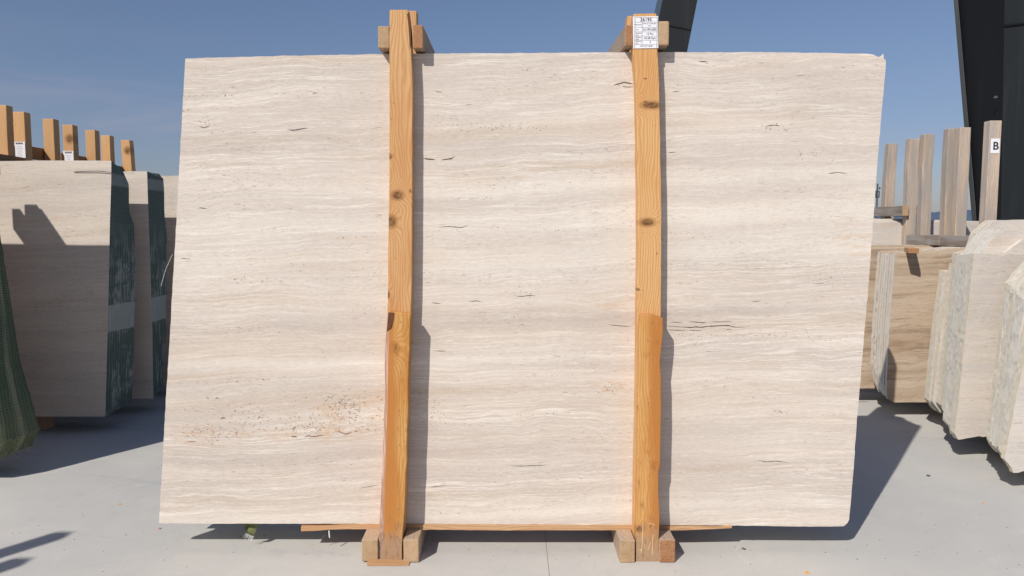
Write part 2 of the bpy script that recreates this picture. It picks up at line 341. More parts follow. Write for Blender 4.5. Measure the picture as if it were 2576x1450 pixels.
def concrete():
    m, nt, b = mat('pale_concrete', 0.75)
    tc = nt.new('ShaderNodeTexCoord'); v = tc.outputs['Object']
    x, y, z = nt.sep(v)
    n1 = nt.noise(v, 0.7, 5, 0.6); n2 = nt.noise(v, 5.0, 6, 0.65); n3 = nt.noise(v, 130, 3, 0.6); n4 = nt.noise(v, 26, 3, 0.55)
    c = nt.mix(nt.ramp(n1, 0.3, 0.7), (0.54, 0.525, 0.49), (0.475, 0.47, 0.45))
    c = nt.mix(nt.ramp(n2, 0.48, 0.72, 0, .35), c, (0.585, 0.55, 0.50))
    c = nt.mix(nt.ramp(n2, 0.44, 0.30, 0, .30), c, (0.40, 0.40, 0.39))
    sw = nt.noise(nt.comb(nt.m('MULTIPLY', nt.m('ADD', x, nt.m('MULTIPLY', y, .5)), 2.0), nt.m('MULTIPLY', nt.m('SUBTRACT', y, nt.m('MULTIPLY', x, .5)), 22.0), 0.0), 1, 5, 0.6)
    c = nt.mix(nt.ramp(sw, 0.55, 0.75, 0, .22), c, (0.42, 0.415, 0.40))
    c = nt.mix(nt.ramp(n4, 0.72, 0.78, 0, .4), c, (0.27, 0.26, 0.24))
    tw = nt.noise(nt.comb(nt.m('MULTIPLY', nt.m('SUBTRACT', y, nt.m('MULTIPLY', x, -.22)), 7.0), nt.m('MULTIPLY', x, .5), 3.0), 1, 3, .5)
    tg_ = nt.noise(v, 34, 5, .75)
    c = nt.mix(nt.m('MULTIPLY', nt.ramp(tw, .60, .70), nt.ramp(tg_, .40, .62)), c, (0.40, 0.395, 0.385))
    wsp = nt.noise(v, 1.7, 7, .7, 1.2)
    c = nt.mix(nt.ramp(wsp, .58, .66, 0, .28), c, (0.62, 0.60, 0.56))
    c = nt.mix(nt.ramp(nt.m('ABSOLUTE', nt.m('SUBTRACT', wsp, .45)), .012, .0, 0, .16), c, (0.36, 0.35, 0.34))
    c = nt.mix(1.0, c, nt.mix(n3, (0.94,) * 3, (1.06,) * 3), 'MULTIPLY')
    finish(nt, b, c, nt.m('ADD', n3, nt.m('MULTIPLY', n2, 2.0)), 0.2, 0.001)
    return m
M['concrete'] = concrete()

def paint(name, c, streak):
    m, nt, b = mat(name, 0.55)
    tc = nt.new('ShaderNodeTexCoord'); v = tc.outputs['Object']
    x, y, z = nt.sep(v)
    s = nt.noise(nt.comb(nt.m('MULTIPLY', x, 9.), nt.m('MULTIPLY', y, 9.), nt.m('MULTIPLY', z, .8)), 1, 5, .6)
    n = nt.noise(v, 40, 4, .7)
    cc = nt.mix(nt.ramp(s, .45, .75, 0, .6), c, streak)
    cc = nt.mix(nt.ramp(n, .72, .76, 0, .5), cc, (0.12, 0.12, 0.12))
    b.inputs['Specular IOR Level'].default_value = 0.2
    finish(nt, b, cc, n, .1, .001)
    return m
M['dark_paint'] = paint('charcoal_steel_paint', (0.018, 0.021, 0.023), (0.032, 0.034, 0.036))
M['black_paint'] = paint('black_steel_paint', (0.009, 0.009, 0.010), (0.014, 0.014, 0.015))

# ---------------------------------------------------------------- mesh helpers
def link(name, me, mats, parent=None):
    for x in (mats if isinstance(mats, (list, tuple)) else [mats]): me.materials.append(x)
    o = bpy.data.objects.new(name, me); COL.objects.link(o)
    if parent is not None: o.parent = parent
    return o
def thing(name, label, cat, loc, group=None):
    o = bpy.data.objects.new(name, None); COL.objects.link(o); o.location = loc
    o.empty_display_size = .1
    o['label'] = label; o['category'] = cat
    if group: o['group'] = group
    return o
def tag(o, label, cat, group=None):
    o['label'] = label; o['category'] = cat
    if group: o['group'] = group
    return o
def L0(parent): return parent.location.copy() if parent is not None else Vector((0, 0, 0))

def prism(name, pts, y0, y1, mats, parent=None, bev=0.0, end_idx=None, skew=0.0, topmat=None, tilt=0.0, back=None):
    """pts: outline in world X,Z at the plane y0; thickness to y1."""
    o0 = L0(parent); bm = bmesh.new()
    n = len(pts)
    a = [bm.verts.new(Vector((p[0], y0 + tilt * p[1], p[1])) - o0) for p in pts]
    b = [bm.verts.new(Vector((p[0] + skew, y1 + tilt * p[1], p[1])) - o0) for p in (back or pts)]
    f = bm.faces.new(a); g = bm.faces.new(list(reversed(b)))
    for i in range(n):
        q = bm.faces.new((a[i], b[i], b[(i + 1) % n], a[(i + 1) % n])); q.material_index = 1 if isinstance(mats, (list, tuple)) and len(mats) > 1 else 0
    bmesh.ops.recalc_face_normals(bm, faces=bm.faces)
    if bev:
        bmesh.ops.bevel(bm, geom=[e for e in bm.edges], offset=bev, segments=2, affect='EDGES', profile=.5)
    me = bpy.data.meshes.new(name); bm.to_mesh(me); bm.free()
    return link(name, me, mats, parent)

def box(name, x0, x1, y0, y1, z0, z1, m, parent=None, bev=0.002, endm=None, wob=0.0, rz=0.0, rx=0.0):
    """beam; long axis gets rings so it can be slightly crooked."""
    o0 = L0(parent); bm = bmesh.new()
    dims = (x1 - x0, y1 - y0, z1 - z0); ax = dims.index(max(dims))
    bmesh.ops.create_cube(bm, size=1.0)
    c = Vector(((x0 + x1) / 2, (y0 + y1) / 2, (z0 + z1) / 2))
    for v in bm.verts: v.co = Vector((v.co.x * dims[0], v.co.y * dims[1], v.co.z * dims[2]))
    if bev: bmesh.ops.bevel(bm, geom=list(bm.edges), offset=bev, segments=2, affect='EDGES', profile=.5)
    cuts = 8 if dims[ax] > .5 else 3
    nrm = Vector((0, 0, 0)); nrm[ax] = 1
    if wob:
        for i in range(1, cuts):
            p = Vector((0, 0, 0)); p[ax] = -dims[ax] / 2 + dims[ax] * i / cuts
            bmesh.ops.bisect_plane(bm, geom=list(bm.verts) + list(bm.edges) + list(bm.faces), plane_co=p, plane_no=nrm)
        sd = random.random() * 90
        for v in bm.verts:
            k = v.co[ax] * 2.2
            for j in range(3):
                if j != ax:
                    v.co[j] += wob * noise.noise(Vector((sd + j * 7, k, 0))) + wob * .35 * noise.noise(Vector((sd + 31 + (1 if v.co[j] > 0 else 0) * 5, k * 5, j)))
    for f in bm.faces:
        if endm is not None and abs(f.normal[ax]) > .9: f.material_index = 1
    from mathutils import Matrix
    R = Matrix.Rotation(rz, 3, 'Z') @ Matrix.Rotation(rx, 3, 'X')
    for v in bm.verts: v.co = R @ v.co + c - o0
    me = bpy.data.meshes.new(name); bm.to_mesh(me); bm.free()
    return link(name, me, [m] + ([endm] if endm else []), parent)

def rough_line(p, q, n, amp, seed, axis=0):
    """points from p to q (q excluded) with noise across."""
    r = []
    for i in range(n):
        t = i / n
        x = p[0] + (q[0] - p[0]) * t; z = p[1] + (q[1] - p[1]) * t
        d = (noise.noise(Vector((seed, t * 5.3, 0))) + .6 * noise.noise(Vector((seed, t * 19, 3))) + .4 * noise.noise(Vector((seed, t * 57, 9)))) * amp
        if i == 0: d *= .3
        if axis == 0: x += d
        else: z += d
        r.append((x, z))
    return r

def slab_outline(corners, amps, ns, seed):
    """corners anticlockwise from bottom-left; amps per side."""
    pts = []
    for i in range(len(corners)):
        p, q = corners[i], corners[(i + 1) % len(corners)]
        ax = 0 if abs(q[1] - p[1]) > abs(q[0] - p[0]) else 1
        pts += rough_line(p, q, ns[i], amps[i], seed + i * 13.7, ax)
    return pts

def polyribbon(bm, pts, w, y, o0, seed=0):
    """thin uneven sliver along pts (world X,Z), tapering at the ends."""
    up, dn = [], []
    fine = []
    for i in range(len(pts) - 1):
        for k in range(4):
            t = k / 4; fine.append((pts[i][0] + (pts[i + 1][0] - pts[i][0]) * t, pts[i][1] + (pts[i + 1][1] - pts[i][1]) * t))
    fine.append(pts[-1]); n = len(fine)
    for i, (x, z) in enumerate(fine):
        tp = min(1.0, 4.0 * min(i, n - 1 - i) / n + 0.06)
        ww = w * .52 * tp * (0.75 + .8 * abs(noise.noise(Vector((seed, i * .8, 1)))))
        zz = z + w * .4 * noise.noise(Vector((seed, i * .5, 5)))
        up.append(bm.verts.new(Vector((x, y, zz + ww)) - o0)); dn.append(bm.verts.new(Vector((x, y, zz - ww)) - o0))
    for i in range(n - 1):
        bm.faces.new((dn[i], dn[i + 1], up[i + 1], up[i]))

# ---------------------------------------------------------------- ground, far land
def sheet(name, x0, x1, y0, y1, z, m, kind='structure'):
    me = bpy.data.meshes.new(name); me.from_pydata([(x0, y0, z), (x1, y0, z), (x1, y1, z), (x0, y1, z)], [], [(0, 1, 2, 3)])
    o = link(name, me, m); o['kind'] = kind; return o
sheet('terrain', -6000, 6000, -3000, 9000, -0.012, M['soil'])
JX = (at(1376, 1400, 2.9)).x + 0.0
jy = 3.62
# concrete yard cast in bays with real sawn joints between them
xs = [-60, -13.0, -6.4, JX, 6.8, 13.2, 60]; ys = [-30, -4.0, 8.2, 22, 60]
cv, cf_ = [], []
g = 0.0007
for i in range(len(xs) - 1):
    for j in range(len(ys) - 1):
        k = len(cv)
        cv += [(xs[i] + g, ys[j] + g, 0), (xs[i + 1] - g, ys[j] + g, 0), (xs[i + 1] - g, ys[j + 1] - g, 0), (xs[i] + g, ys[j + 1] - g, 0)]
        cf_.append((k, k + 1, k + 2, k + 3))
me = bpy.data.meshes.new('ground'); me.from_pydata(cv, [], cf_)
gr = link('ground', me, M['concrete']); gr['kind'] = 'structure'
sheet('joint_filler', -60, 60, -30, 60, -0.004, plain('joint_sealant', (0.22, 0.21, 0.20), .9, .2))

# hills
bm = bmesh.new(); hv = []
for i in range(121):
    x = -4500 + i * 75
    h = 120 + 60 * noise.noise(Vector((x * .0011, 3, 0))) + 45 * noise.noise(Vector((x * .004, 7, 0)))
    hv.append((bm.verts.new((x, 4200, -2)), bm.verts.new((x, 4700, max(10, h) * .55)), bm.verts.new((x, 5600, max(10, h)))))
for i in range(120):
    for k in range(2): bm.faces.new((hv[i][k], hv[i + 1][k], hv[i + 1][k + 1], hv[i][k + 1]))
me = bpy.data.meshes.new('hills'); bm.to_mesh(me); bm.free(); o = link('hills', me, M['hill']); o['kind'] = 'structure'

# ---------------------------------------------------------------- crane legs
def leg(name, label, ring, mats, seams, group):
    t = thing(name, label, 'crane leg', (ring[0][0][0], ring[0][0][1], 0), group)
    o0 = L0(t); bm = bmesh.new()
    vs = [[bm.verts.new(Vector(p) - o0) for p in r] for r in ring]
    for k in range(len(vs) - 1):
        for i in range(4):
            f = bm.faces.new((vs[k][i], vs[k][(i + 1) % 4], vs[k + 1][(i + 1) % 4], vs[k + 1][i]))
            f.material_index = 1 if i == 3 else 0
    bm.faces.new(vs[0][::-1]); bm.faces.new(vs[-1])
    bmesh.ops.recalc_face_normals(bm, faces=bm.faces)
    me = bpy.data.meshes.new('leg_box'); bm.to_mesh(me); bm.free()
    link('leg_box', me, mats, t)
    return t
def lerp(a, b, t): return a + (b - a) * t
# ring = front-left, front-right, back-right, back-left at each height
Yc = 11.0
def cx(py, px): return at(px, py, Yc)
rings = []
for (py, l, r) in ((-900, 1666.7 + .225 * 900, 1754.6 + .2 * 900), (0, 1666.7, 1754.6), (575, 1540, 1640), (795, 1494, 1596)):
    a = at(l, py, Yc); b = at(r, py, Yc); z = max(0.0, a.z)
    rings.append([(a.x, Yc, z), (b.x, Yc, z), (b.x, Yc + .6, z), (a.x, Yc + .6, z)])
rings = rings[::-1]
lc = leg('crane_leg', 'slanting charcoal steel crane leg rising behind the tagged timber frame', rings, [M['dark_paint'], plain('charcoal_steel_sunlit_tone', (0.075, 0.10, 0.13), .5, .15)], None, None)  # left face gets a lighter colour, sunlight painted into the charcoal steel
# weld seam on the front of that leg
p = at(1685, 66, Yc - .004); q = at(1737, 76, Yc - .004)
pl = at(1667 - 10, 60, Yc); 
def bar(name, a, b, r, m, parent, seg=6):
    o0 = L0(parent); a = Vector(a) - o0; b = Vector(b) - o0; d = (b - a); bm = bmesh.new()
    bmesh.ops.create_cone(bm, cap_ends=True, segments=seg, radius1=r, radius2=r, depth=d.length)
    R = d.to_track_quat('Z', 'Y').to_matrix()
    for v in bm.verts: v.co = R @ v.co + (a + b) / 2
    me = bpy.data.meshes.new(name); bm.to_mesh(me); bm.free()
    return link(name, me, m, parent)
bar('weld_seam', at(1655, 60, Yc), at(1739, 76.5, Yc), .012, M['black_paint'], lc)
rings = []
for z in (7.5, 3.8, 1.3, 0.0):
    xl = 5.2 + (3.3 - z) * 0.036; yb = 8.2 + (z / 3.8) * .60
    rings.append([(xl, 8.0, z), (xl + 1.5, 8.0, z), (xl + 1.5, yb, z), (xl, yb, z)])
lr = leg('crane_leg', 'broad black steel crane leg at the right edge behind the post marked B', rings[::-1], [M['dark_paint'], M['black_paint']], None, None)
bar('weld_seam', (5.19, 7.995, 3.44), (6.7, 7.995, 3.60), .014, M['black_paint'], lr)
# flange along the far left edge
for (za, zb) in ((0.0, 7.5),):
    bar('flange', (5.2 + 3.3 * .036 - .02, 8.2 + .01, 0), (5.2 - 4.2 * .036 - .02, 8.2 + 7.5 / 3.8 * .6 + .01, 7.5), .03, M['dark_paint'], lr, 4)
bar('bolt', (at(2504, 245, 8).x, 7.985, at(2504, 245, 8).z), (at(2504, 245, 8).x, 8.01, at(2504, 245, 8).z), .014, M['steel'], lr, 8)

# ---------------------------------------------------------------- far things
def mast():
    t = thing('utility_pole', 'tiny distant utility pole with a platform seen past the slab edge', 'utility pole', (at(2205, 575, 60).x, 60, 0))
    X = t.location.x
    bar('pole', (X - .05, 60, 0), (X - .05, 60, 4.9), .06, M['pole'], t)
    a = at(2203, 497, 60); b = at(2211, 497, 60); c = at(2212, 482, 60); d = at(2204, 480, 60)
    bar('platform', a, b, .05, M['pole'], t); bar('brace', b, c, .05, M['pole'], t); bar('brace', a, d, .05, M['pole'], t); bar('platform', d, c, .04, M['pole'], t)
    bar('lamp', at(2212, 474, 60), at(2214, 474, 60), .09, M['pole'], t)
    bar('crossarm', at(2202, 530, 60), at(2217, 530, 60), .05, M['pole'], t); bar('crossarm', at(2202, 524, 60), at(2217, 526, 60), .03, M['pole'], t)
    bar('brace', at(2206, 516, 60), at(2206, 575, 60), .04, M['pole'], t)
mast()
for i, (px0, px1, pt, Y, lab) in enumerate(((2336, 2353, 566, 30, 'pale stone block far off between the weathered posts'), (2422, 2470, 577, 26, 'low pale stone block far off beside the black crane leg'))):
    a = at(px0, pt, Y); b = at(px1, pt, Y)
    o = prism('stone_block', [(a.x, 0), (b.x, 0), (b.x, a.z - .03), ((a.x + b.x) / 2, a.z), (a.x, a.z - .02)], Y, Y + 1.2, [M['trav4'], M['edge']])
    tag(o, lab, 'stone block', 'stone blocks far across the yard')

# ---------------------------------------------------------------- generic timber frame
KB = 0.985
def frame(label, X, side, yf, yb, zt, zs, kind, cross_h=.085, wid=.078, ch=None, group=None, ztf=None, bottom=True, dep=.07, sides=(-1, 1), kf=None, kr=None, wb=.011):
    """clamp: front post, rear post, two crosspieces on the slabs, two below; side=+1 crosspiece seen on the right."""
    X, yf, yb = X * KB, yf * KB, yb * KB
    pm, cm, em = {'y': (M['ypine_z'], M['dpine_y'], M['end_b']), 'g': (M['grey_z'], M['grey_y'], M['end_a'])}[kind]
    t = thing('timber_clamp', label, 'timber frame', (X, (yf + yb) / 2, 0), group)
    h = wid / 2
    box('post', X - h, X + h, yf - dep, yf - .002, 0.0, (ztf or zt), kf or pm, t, .004, pm, wob=wb)
    box('post', X - h, X + h, yb + .002, yb + dep, 0.0, zt, kr or pm, t, .004, pm, wob=wb)
    for s in (-1, 1):
        x0 = X + s * (h + .003) if s > 0 else X - h - .003 - .05
        if s in sides: box('crosspiece', x0, x0 + .05, yf - dep - .02 - .01 * random.random(), yb + dep + .03, zs, zs + cross_h, cm, t, .003, em, wob=.004)
        if bottom: box('skid', x0, x0 + .06 , yf - dep - .03, yb + dep + .03, 0.0, .088, M['pine_y'], t, .003, M['end_a'])
    return t

def netted_bundle(label, x0, edges, yf, n, th, top, seed, face, edge, group, z0=.112):
    """edges: [(z, x front slab, x back slab)] up the netted end."""
    x1 = edges[0][1]
    t = thing('slab_bundle', label, 'slab bundle', ((x0 + x1) / 2, yf, 0), group)
    def outline(fi):
        f = fi / (n - 1); rs2 = []
        for k in range(len(edges) - 1):
            for q in range(7):
                t_ = q / 7; zq = lerp(edges[k][0], edges[k + 1][0], t_)
                xq = lerp(lerp(edges[k][1], edges[k][2], f), lerp(edges[k + 1][1], edges[k + 1][2], f), t_)
                if k == 0 and q == 0: zq = z0 + .028 * f
                rs2.append((xq + .006 * min(1, fi) * noise.noise(Vector((seed, zq * 6, fi * .3))), zq))
        top_l = top + .004 * noise.noise(Vector((seed, fi * .7, 3))) * min(1, fi)
        xt = lerp(edges[-1][1], edges[-1][2], f)
        rs2.append((xt, top_l - .035 * f))
        return [(x0, z0)] + rs2 + rough_line((xt - .03, top_l), (x0, top_l), 40, .004, seed + fi * .2, 1)
    for i in range(n):
        y = yf + i * th
        prism('slab', outline(i), y, y + th - .0006, [face, edge], t, back=outline(i + .96))
    return t

# left row of bundles ---------------------------------------------------
GL = 'net-wrapped slab bundles standing in the left row'
def EX(px, py, Y): return at(px, py, Y).x
def EZ(px, py, Y): return at(px, py, Y).z
Yb = 4.64; Yk = 4.64 + .26
netted_bundle('big pale slab bundle with green netted end, half in shadow, at left', -5.45,
    [(.112, EX(265, 1049, Yb), EX(330, 1025, Yk)), (.60, EX(269, 830, Yb), EX(335, 800, Yk)), (1.1, EX(274, 640, Yb), EX(338, 620, Yk)), (1.33, EX(276, 560, Yb), EX(336, 555, Yk)), (1.42, EX(277, 520, Yb), EX(326, 525, Yk)), (1.60, EX(279, 440, Yb), EX(323, 460, Yk)), (1.73, EX(280, 405, Yb), EX(306, 425, Yk))],
    Yb, 11, .0236, 1.728, 11, M['trav2'], M['net'], GL)
Yb = 5.14; Yk = 5.14 + .25
netted_bundle('pale slab bundle with green netted end directly behind the big half-shaded one', -5.4,
    [(.112, EX(386, 1003, Yb), EX(411, 997, Yk)), (.6, EX(382, 800, Yb), EX(417, 790, Yk)), (1.2, EX(376, 600, Yb), EX(419, 590, Yk)), (1.5, EX(372, 500, Yb), EX(414, 500, Yk)), (1.7, EX(370, 433, Yb), EX(411, 445, Yk))],
    Yb, 11, .0225, 1.702, 31, M['trav2'], M['net'], GL)
netted_bundle('sliver of pale slab bundle between a green netted end and the main slab', -5.4, [(.112, -2.36, -2.36), (1.0, -2.36, -2.36), (1.7, -2.36, -2.36)], 5.69, 10, .022, 1.712, 51, M['trav2'], M['net'], GL)
netted_bundle('hindmost pale slab bundle of the left row, hidden below its golden posts', -5.4, [(.112, -2.58, -2.58), (1.0, -2.58, -2.58), (1.7, -2.58, -2.58)], 6.20, 10, .022, 1.70, 71, M['trav2'], M['net'], GL)
# front-left bundle whose end leans into the frame
def leaning_bundle():
    t = thing('slab_bundle', 'bundle with yellowish green netted end cut off by the left picture edge', 'slab bundle', (-4.0, 3.77, 0), GL)
    n = 12
    def outline(fi):
        f = fi / (n - 1)
        xb = lerp(-2.65, -2.615, f) + .006 * noise.noise(Vector((5, fi * .8, 0))); xm = lerp(-2.67, -2.765, f) + .004 * noise.noise(Vector((6, fi * .8, 0)))
        z0 = .112 + .016 * noise.noise(Vector((7, fi * .9, 0)))
        cs = [(-5.5, .112), (xb - .05, z0 - .004), (xb, z0 + .09), (lerp(xb, xm, .55), .6), (xm, 1.3), (xm - .02, 1.85), (-5.5, 1.885)]
        return slab_outline(cs, [.002, .006, .005, .005, .005, .004, 0], [5, 5, 12, 12, 8, 16, 1], 200 + fi * .35)
    for i in range(n):
        y = 3.70 + .026 * i
        prism('slab', outline(i), y, y + .0254, [M['trav2'], M['net_yellow']], t, back=outline(i + .96))
    # frayed threads of net hanging from the bottom corner
    bm = bmesh.new(); o0 = L0(t)
    for k in range(16):
        a = Vector((-2.66 + random.uniform(-.03, .03), 3.72 + .29 * random.random(), .13 + random.uniform(-.01, .12))); d = Vector((random.uniform(0, .06), random.uniform(-.02, .02), -random.uniform(.02, .06)))
        s = Vector((.0012, 0, .0012))
        vs = [bm.verts.new(v - o0) for v in (a - s, a + s, a + d + s * .3, a + d - s * .3)]
        bm.faces.new(vs)
    me = bpy.data.meshes.new('frayed_threads'); bm.to_mesh(me); bm.free(); o = link('frayed_threads', me, M['ribbon'], t); o['kind'] = 'stuff'
leaning_bundle()
# bundle left of the camera whose posts throw the shadow in the lower left corner
netted_bundle('pale slab bundle standing just outside the lower left of the picture', -5.6, [(.112, -2.64, -2.64), (1.0, -2.64, -2.64), (1.7, -2.64, -2.64)], 0.80, 8, .022, 1.72, 91, M['trav2'], M['net'], GL)

GF = 'golden timber frames of the left row'
tf1 = frame('golden frame cut by the left edge, on the big half-shaded bundle', -3.385, 1, 4.71, 4.965, 2.11, 1.735, 'y', group=GF, cross_h=.045)
KN = wood('knotty_golden_post', 'Z', (0.60, 0.36, 0.17), (0.45, 0.235, 0.095), ((.012, 1.98, .026, .03, .04),), gr=.7)
tf2 = frame('golden frame with the left paper tag, second from the left edge', -3.385, 1, 5.22, 5.47, 2.095, 1.80, 'y', group=GF, sides=(-1,), wb=.002)
tf3 = frame('golden frame with the paper tag further right, third from the left edge', -3.385, 1, 5.78, 6.01, 2.085, 1.79, 'y', group=GF, sides=(-1,), kf=KN, wb=.002)
tf4 = frame('golden frame rightmost of the left row, without a paper tag', -3.385, 1, 6.30, 6.56, 2.07, 1.76, 'y', group=GF, sides=(-1,), kr=KN)
frame('golden frame beyond the left picture edge whose top shades the big bundle', -3.445, 1, 3.77, 4.06, 2.05, 1.865, 'y', group=GF, cross_h=.125)
frame('golden frame outside the lower left whose tips shade the concrete', -3.37, 1, 0.81, 1.00, 2.12, 1.75, 'y', group=GF, sides=())
# thing under the big left bundle
b_ = box('bearer', -3.30, -3.04, 4.72, 4.82, .0, .098, M['pine_y'], None, .003); tag(b_, 'orange timber bearer under the big half-shaded left bundle', 'timber')

# ---------------------------------------------------------------- text helper
def text_mesh(lines, parent, o0, y, name='printed_text', m=None, flip=1):
    """lines: (string, x centre/left, z baseline, size, align) in world coords, facing -Y."""
    allv, allf = [], []
    for (s, x, z, size, al, bold) in lines:
        cu = bpy.data.curves.new('txt', 'FONT'); cu.body = s; cu.size = size; cu.align_x = al; cu.resolution_u = 3
        cu.offset = bold
        ob = bpy.data.objects.new('txt', cu); COL.objects.link(ob)
        dg = bpy.context.evaluated_depsgraph_get(); dg.update()
        me = ob.evaluated_get(dg).to_mesh()
        k = len(allv)
        allv += [(v.co.x + x - o0.x, y - o0.y, v.co.y + z - o0.z) for v in me.vertices]
        allf += [tuple(k + j for j in p.vertices) for p in me.polygons]
        ob.evaluated_get(dg).to_mesh_clear()
        bpy.data.objects.remove(ob); bpy.data.curves.remove(cu)
    me = bpy.data.meshes.new(name); me.from_pydata(allv, [], allf)
    bm = bmesh.new(); bm.from_mesh(me); bmesh.ops.remove_doubles(bm, verts=bm.verts, dist=1e-5); bm.to_mesh(me); bm.free()
    return link(name, me, m or M['ink'], parent)
def quad_obj(name, x0, x1, z0, z1, y, th, m, parent, topskew=0.0):
    return prism(name, [(x0, z0), (x1, z0), (x1 + topskew, z1), (x0 + topskew, z1)], y - th, y, m, parent)

def small_tag(frame_, x, y, z0, w, h, num):
    o = quad_obj('paper_tag', x, x + w, z0, z0 + h, y, .001, M['paper'], frame_)
    ln = [(num, x + w / 2, z0 + h * .86, h * .15, 'CENTER', .0004)]
    for k in range(5): ln.append((('TRAVERTINE', 'VEINCUT RAW', '2x180x280', '12 Pcs', '63,00 Sqm')[k], x + w / 2, z0 + h * (.70 - k * .14), h * .075, 'CENTER', .0))
    ln = ln[:1]
    tx = text_mesh(ln, o, L0(frame_), y - .0022, m=M['ink'])
    tx.parent = o
    # short printed lines
    bm = bmesh.new(); o0 = L0(frame_)
    for k in range(6):
        ww = w * random.uniform(.2, .34); zz = z0 + h * (.74 - .115 * k); t = h * .012
        vs = [bm.verts.new(Vector(v) - o0) for v in ((x + w / 2 - ww, y - .002, zz - t), (x + w / 2 + ww, y - .002, zz - t), (x + w / 2 + ww, y - .002, zz + t), (x + w / 2 - ww, y - .002, zz + t))]
        bm.faces.new(vs)
    me = bpy.data.meshes.new('printed_lines'); bm.to_mesh(me); bm.free(); link('printed_lines', me, M['rule'], o)
small_tag(tf2, -3.375, 5.22 * KB - .0735, 1.782, .078, .112, '262042')
small_tag(tf3, -3.372, 5.78 * KB - .0735, 1.765, .076, .125, '262042')

# ---------------------------------------------------------------- right row
GR = 'slab bundles standing in the right row'
def rough_bundle(label, slabs, loc, face, edge, group=GR):
    """slabs: (y, thickness, [(x,z) corners from bottom-left], amp)"""
    t = thing('slab_bundle', label, 'slab bundle', loc, group)
    for i, (y, th, cs, amp, fm, em) in enumerate(slabs):
        n = len(cs); ns = []; am = []
        for k in range(n):
            p, q = cs[k], cs[(k + 1) % n]; L = math.hypot(q[0] - p[0], q[1] - p[1])
            out_ = (p[0] > 5 and q[0] > 5)
            ns.append(1 if out_ else max(2, min(46, int(L / .022)))); am.append(0 if out_ else (amp * .45 if abs(q[1] - p[1]) > 1.5 * abs(q[0] - p[0]) and L > .3 else amp))
        pts = [(a_ * KB, b_) for a_, b_ in slab_outline(cs, am, ns, loc[1] * 31 + i * .9)]
        y *= KB
        prism('slab', pts, y, y + th, [fm or face, em or edge], t)
    return t
XR = 5.7
# brown bundle with white sawn ends
sl = []
for i in range(11):
    y = 5.10 + i * .0235; xe = 2.627 + random.uniform(-.006, .006) + (.02 if i in (3, 7) else 0)
    sl.append((y, .0228, [(xe, .20 + .014 * i), (xe + .012 + .002 * i, .135 + .007 * i), (xe + .06, .112 + .003 * i), (XR, .112), (XR, 1.22), (3.12, 1.18), (xe + .02, 1.135 + random.uniform(-.01, .01)), (xe + .0, .6)], .0035, None, None))
rough_bundle('brown veined slab bundle with dusty white sawn ends, left end of right row', sl, (4.0, 5.1, 0), M['trav3'], M['edge_white'])
sl = [(5.54 + i * .025, .022, [(2.48 + random.uniform(-.01, .01), .112), (XR, .112), (XR, 1.19), (2.50, 1.158 + .012 * (i % 3))], .004, None, None) for i in range(10)]
rough_bundle('brown slab bundle glimpsed between the main slab and the white-ended one', sl, (4.0, 5.54, 0), M['trav3'], M['edge'])
sl = [(6.10 + i * .03, .027, [(2.55, .112), (XR, .112), (XR, 1.34), (2.9, 1.36 + .01 * (i % 4)), (2.55, 1.325 + .03 * math.sin(i * 1.7) + .05 * (i > 5))], .012, None, None) for i in range(10)]
rough_bundle('pale rough-topped slab bundle behind, under the tilted crosspiece', sl, (4.0, 6.1, 0), M['trav4'], M['edge_cream'])
# ragged bundles at the right edge
def dense(lst, k, jit):
    out = []
    for i in range(len(lst) - 1):
        for q in range(k):
            t = q / k; e = [lerp(a, b, t) for a, b in zip(lst[i], lst[i + 1])]
            if q: e[1] += random.uniform(-jit, jit); e[2] += random.uniform(-jit, jit) * .8; e[-1] += random.uniform(-.015, .02)
            out.append(tuple(e))
    out.append(lst[-1]); return out
sl = []
A = [(4.88, 2.776, 2.841, 1.04, .10), (4.83, 2.765, 2.83, 1.03, .10), (4.75, 2.784, 2.855, 1.15, .09), (4.68, 2.768, 2.813, 1.16, .10), (4.60, 2.733, 2.765, 1.16, .10), (4.53, 2.70, 2.723, 1.16, .11)]
A = dense(A, 2, .012)
for i, (y, xb, xt, zt, z0) in enumerate(A):
    top = [(XR, 1.38), (2.95, 1.36), (2.86, 1.28), (2.83 + .0, zt + .02), (xt, zt)] if i >= 8 else [(XR, zt + .02), (xt, zt)]
    sl.append((y, .026, [(xb, .19), (xb + .06, .115), (XR, .10)] + top + [(lerp(xb, xt, .4), .62)], .008, None, None))
rough_bundle('pale slab bundle with a lower hind slab, between brown bundle and tall broken slab', sl, (4.2, 4.88, 0), M['trav4'], M['edge_cream'])
sl = []
B = [(4.43, 2.644, 2.685, .12), (4.38, 2.623, 2.666, .13), (4.32, 2.606, 2.648, .09), (4.26, 2.588, 2.622, .11), (4.20, 2.561, 2.60, .10), (4.14, 2.529, 2.586, .115)]
B = dense(B, 2, .010)
for i, (y, xb, xt, z0) in enumerate(B):
    zt = 1.15 + .002 * i
    top = [(XR, 1.22), (2.98, 1.27), (2.83, 1.305), (2.765, 1.28), (2.725, 1.225), (2.69, zt + .005), (xt, zt)] if 2 <= i <= 7 else [(XR, 1.3), (2.90, 1.25), (2.80, zt + .01), (xt, zt)]
    if i >= 9: top = [(XR, 1.2), (2.9, 1.165), (xt, zt)]
    sl.append((y, .0275, [(xb, .16), (xb + .02, z0 + .01), (xb + .14, z0 + .03), (xb + .3, z0), (XR, .10)] + top + [(lerp(xb, xt, .45), .65)], .010, None, M['edge_cream'] if i % 3 == 1 else None))
rough_bundle('ragged pale slab bundle whose broken white top stands highest at right', sl, (4.2, 4.14, 0), M['trav4'], M['edge_white'])
sl = []
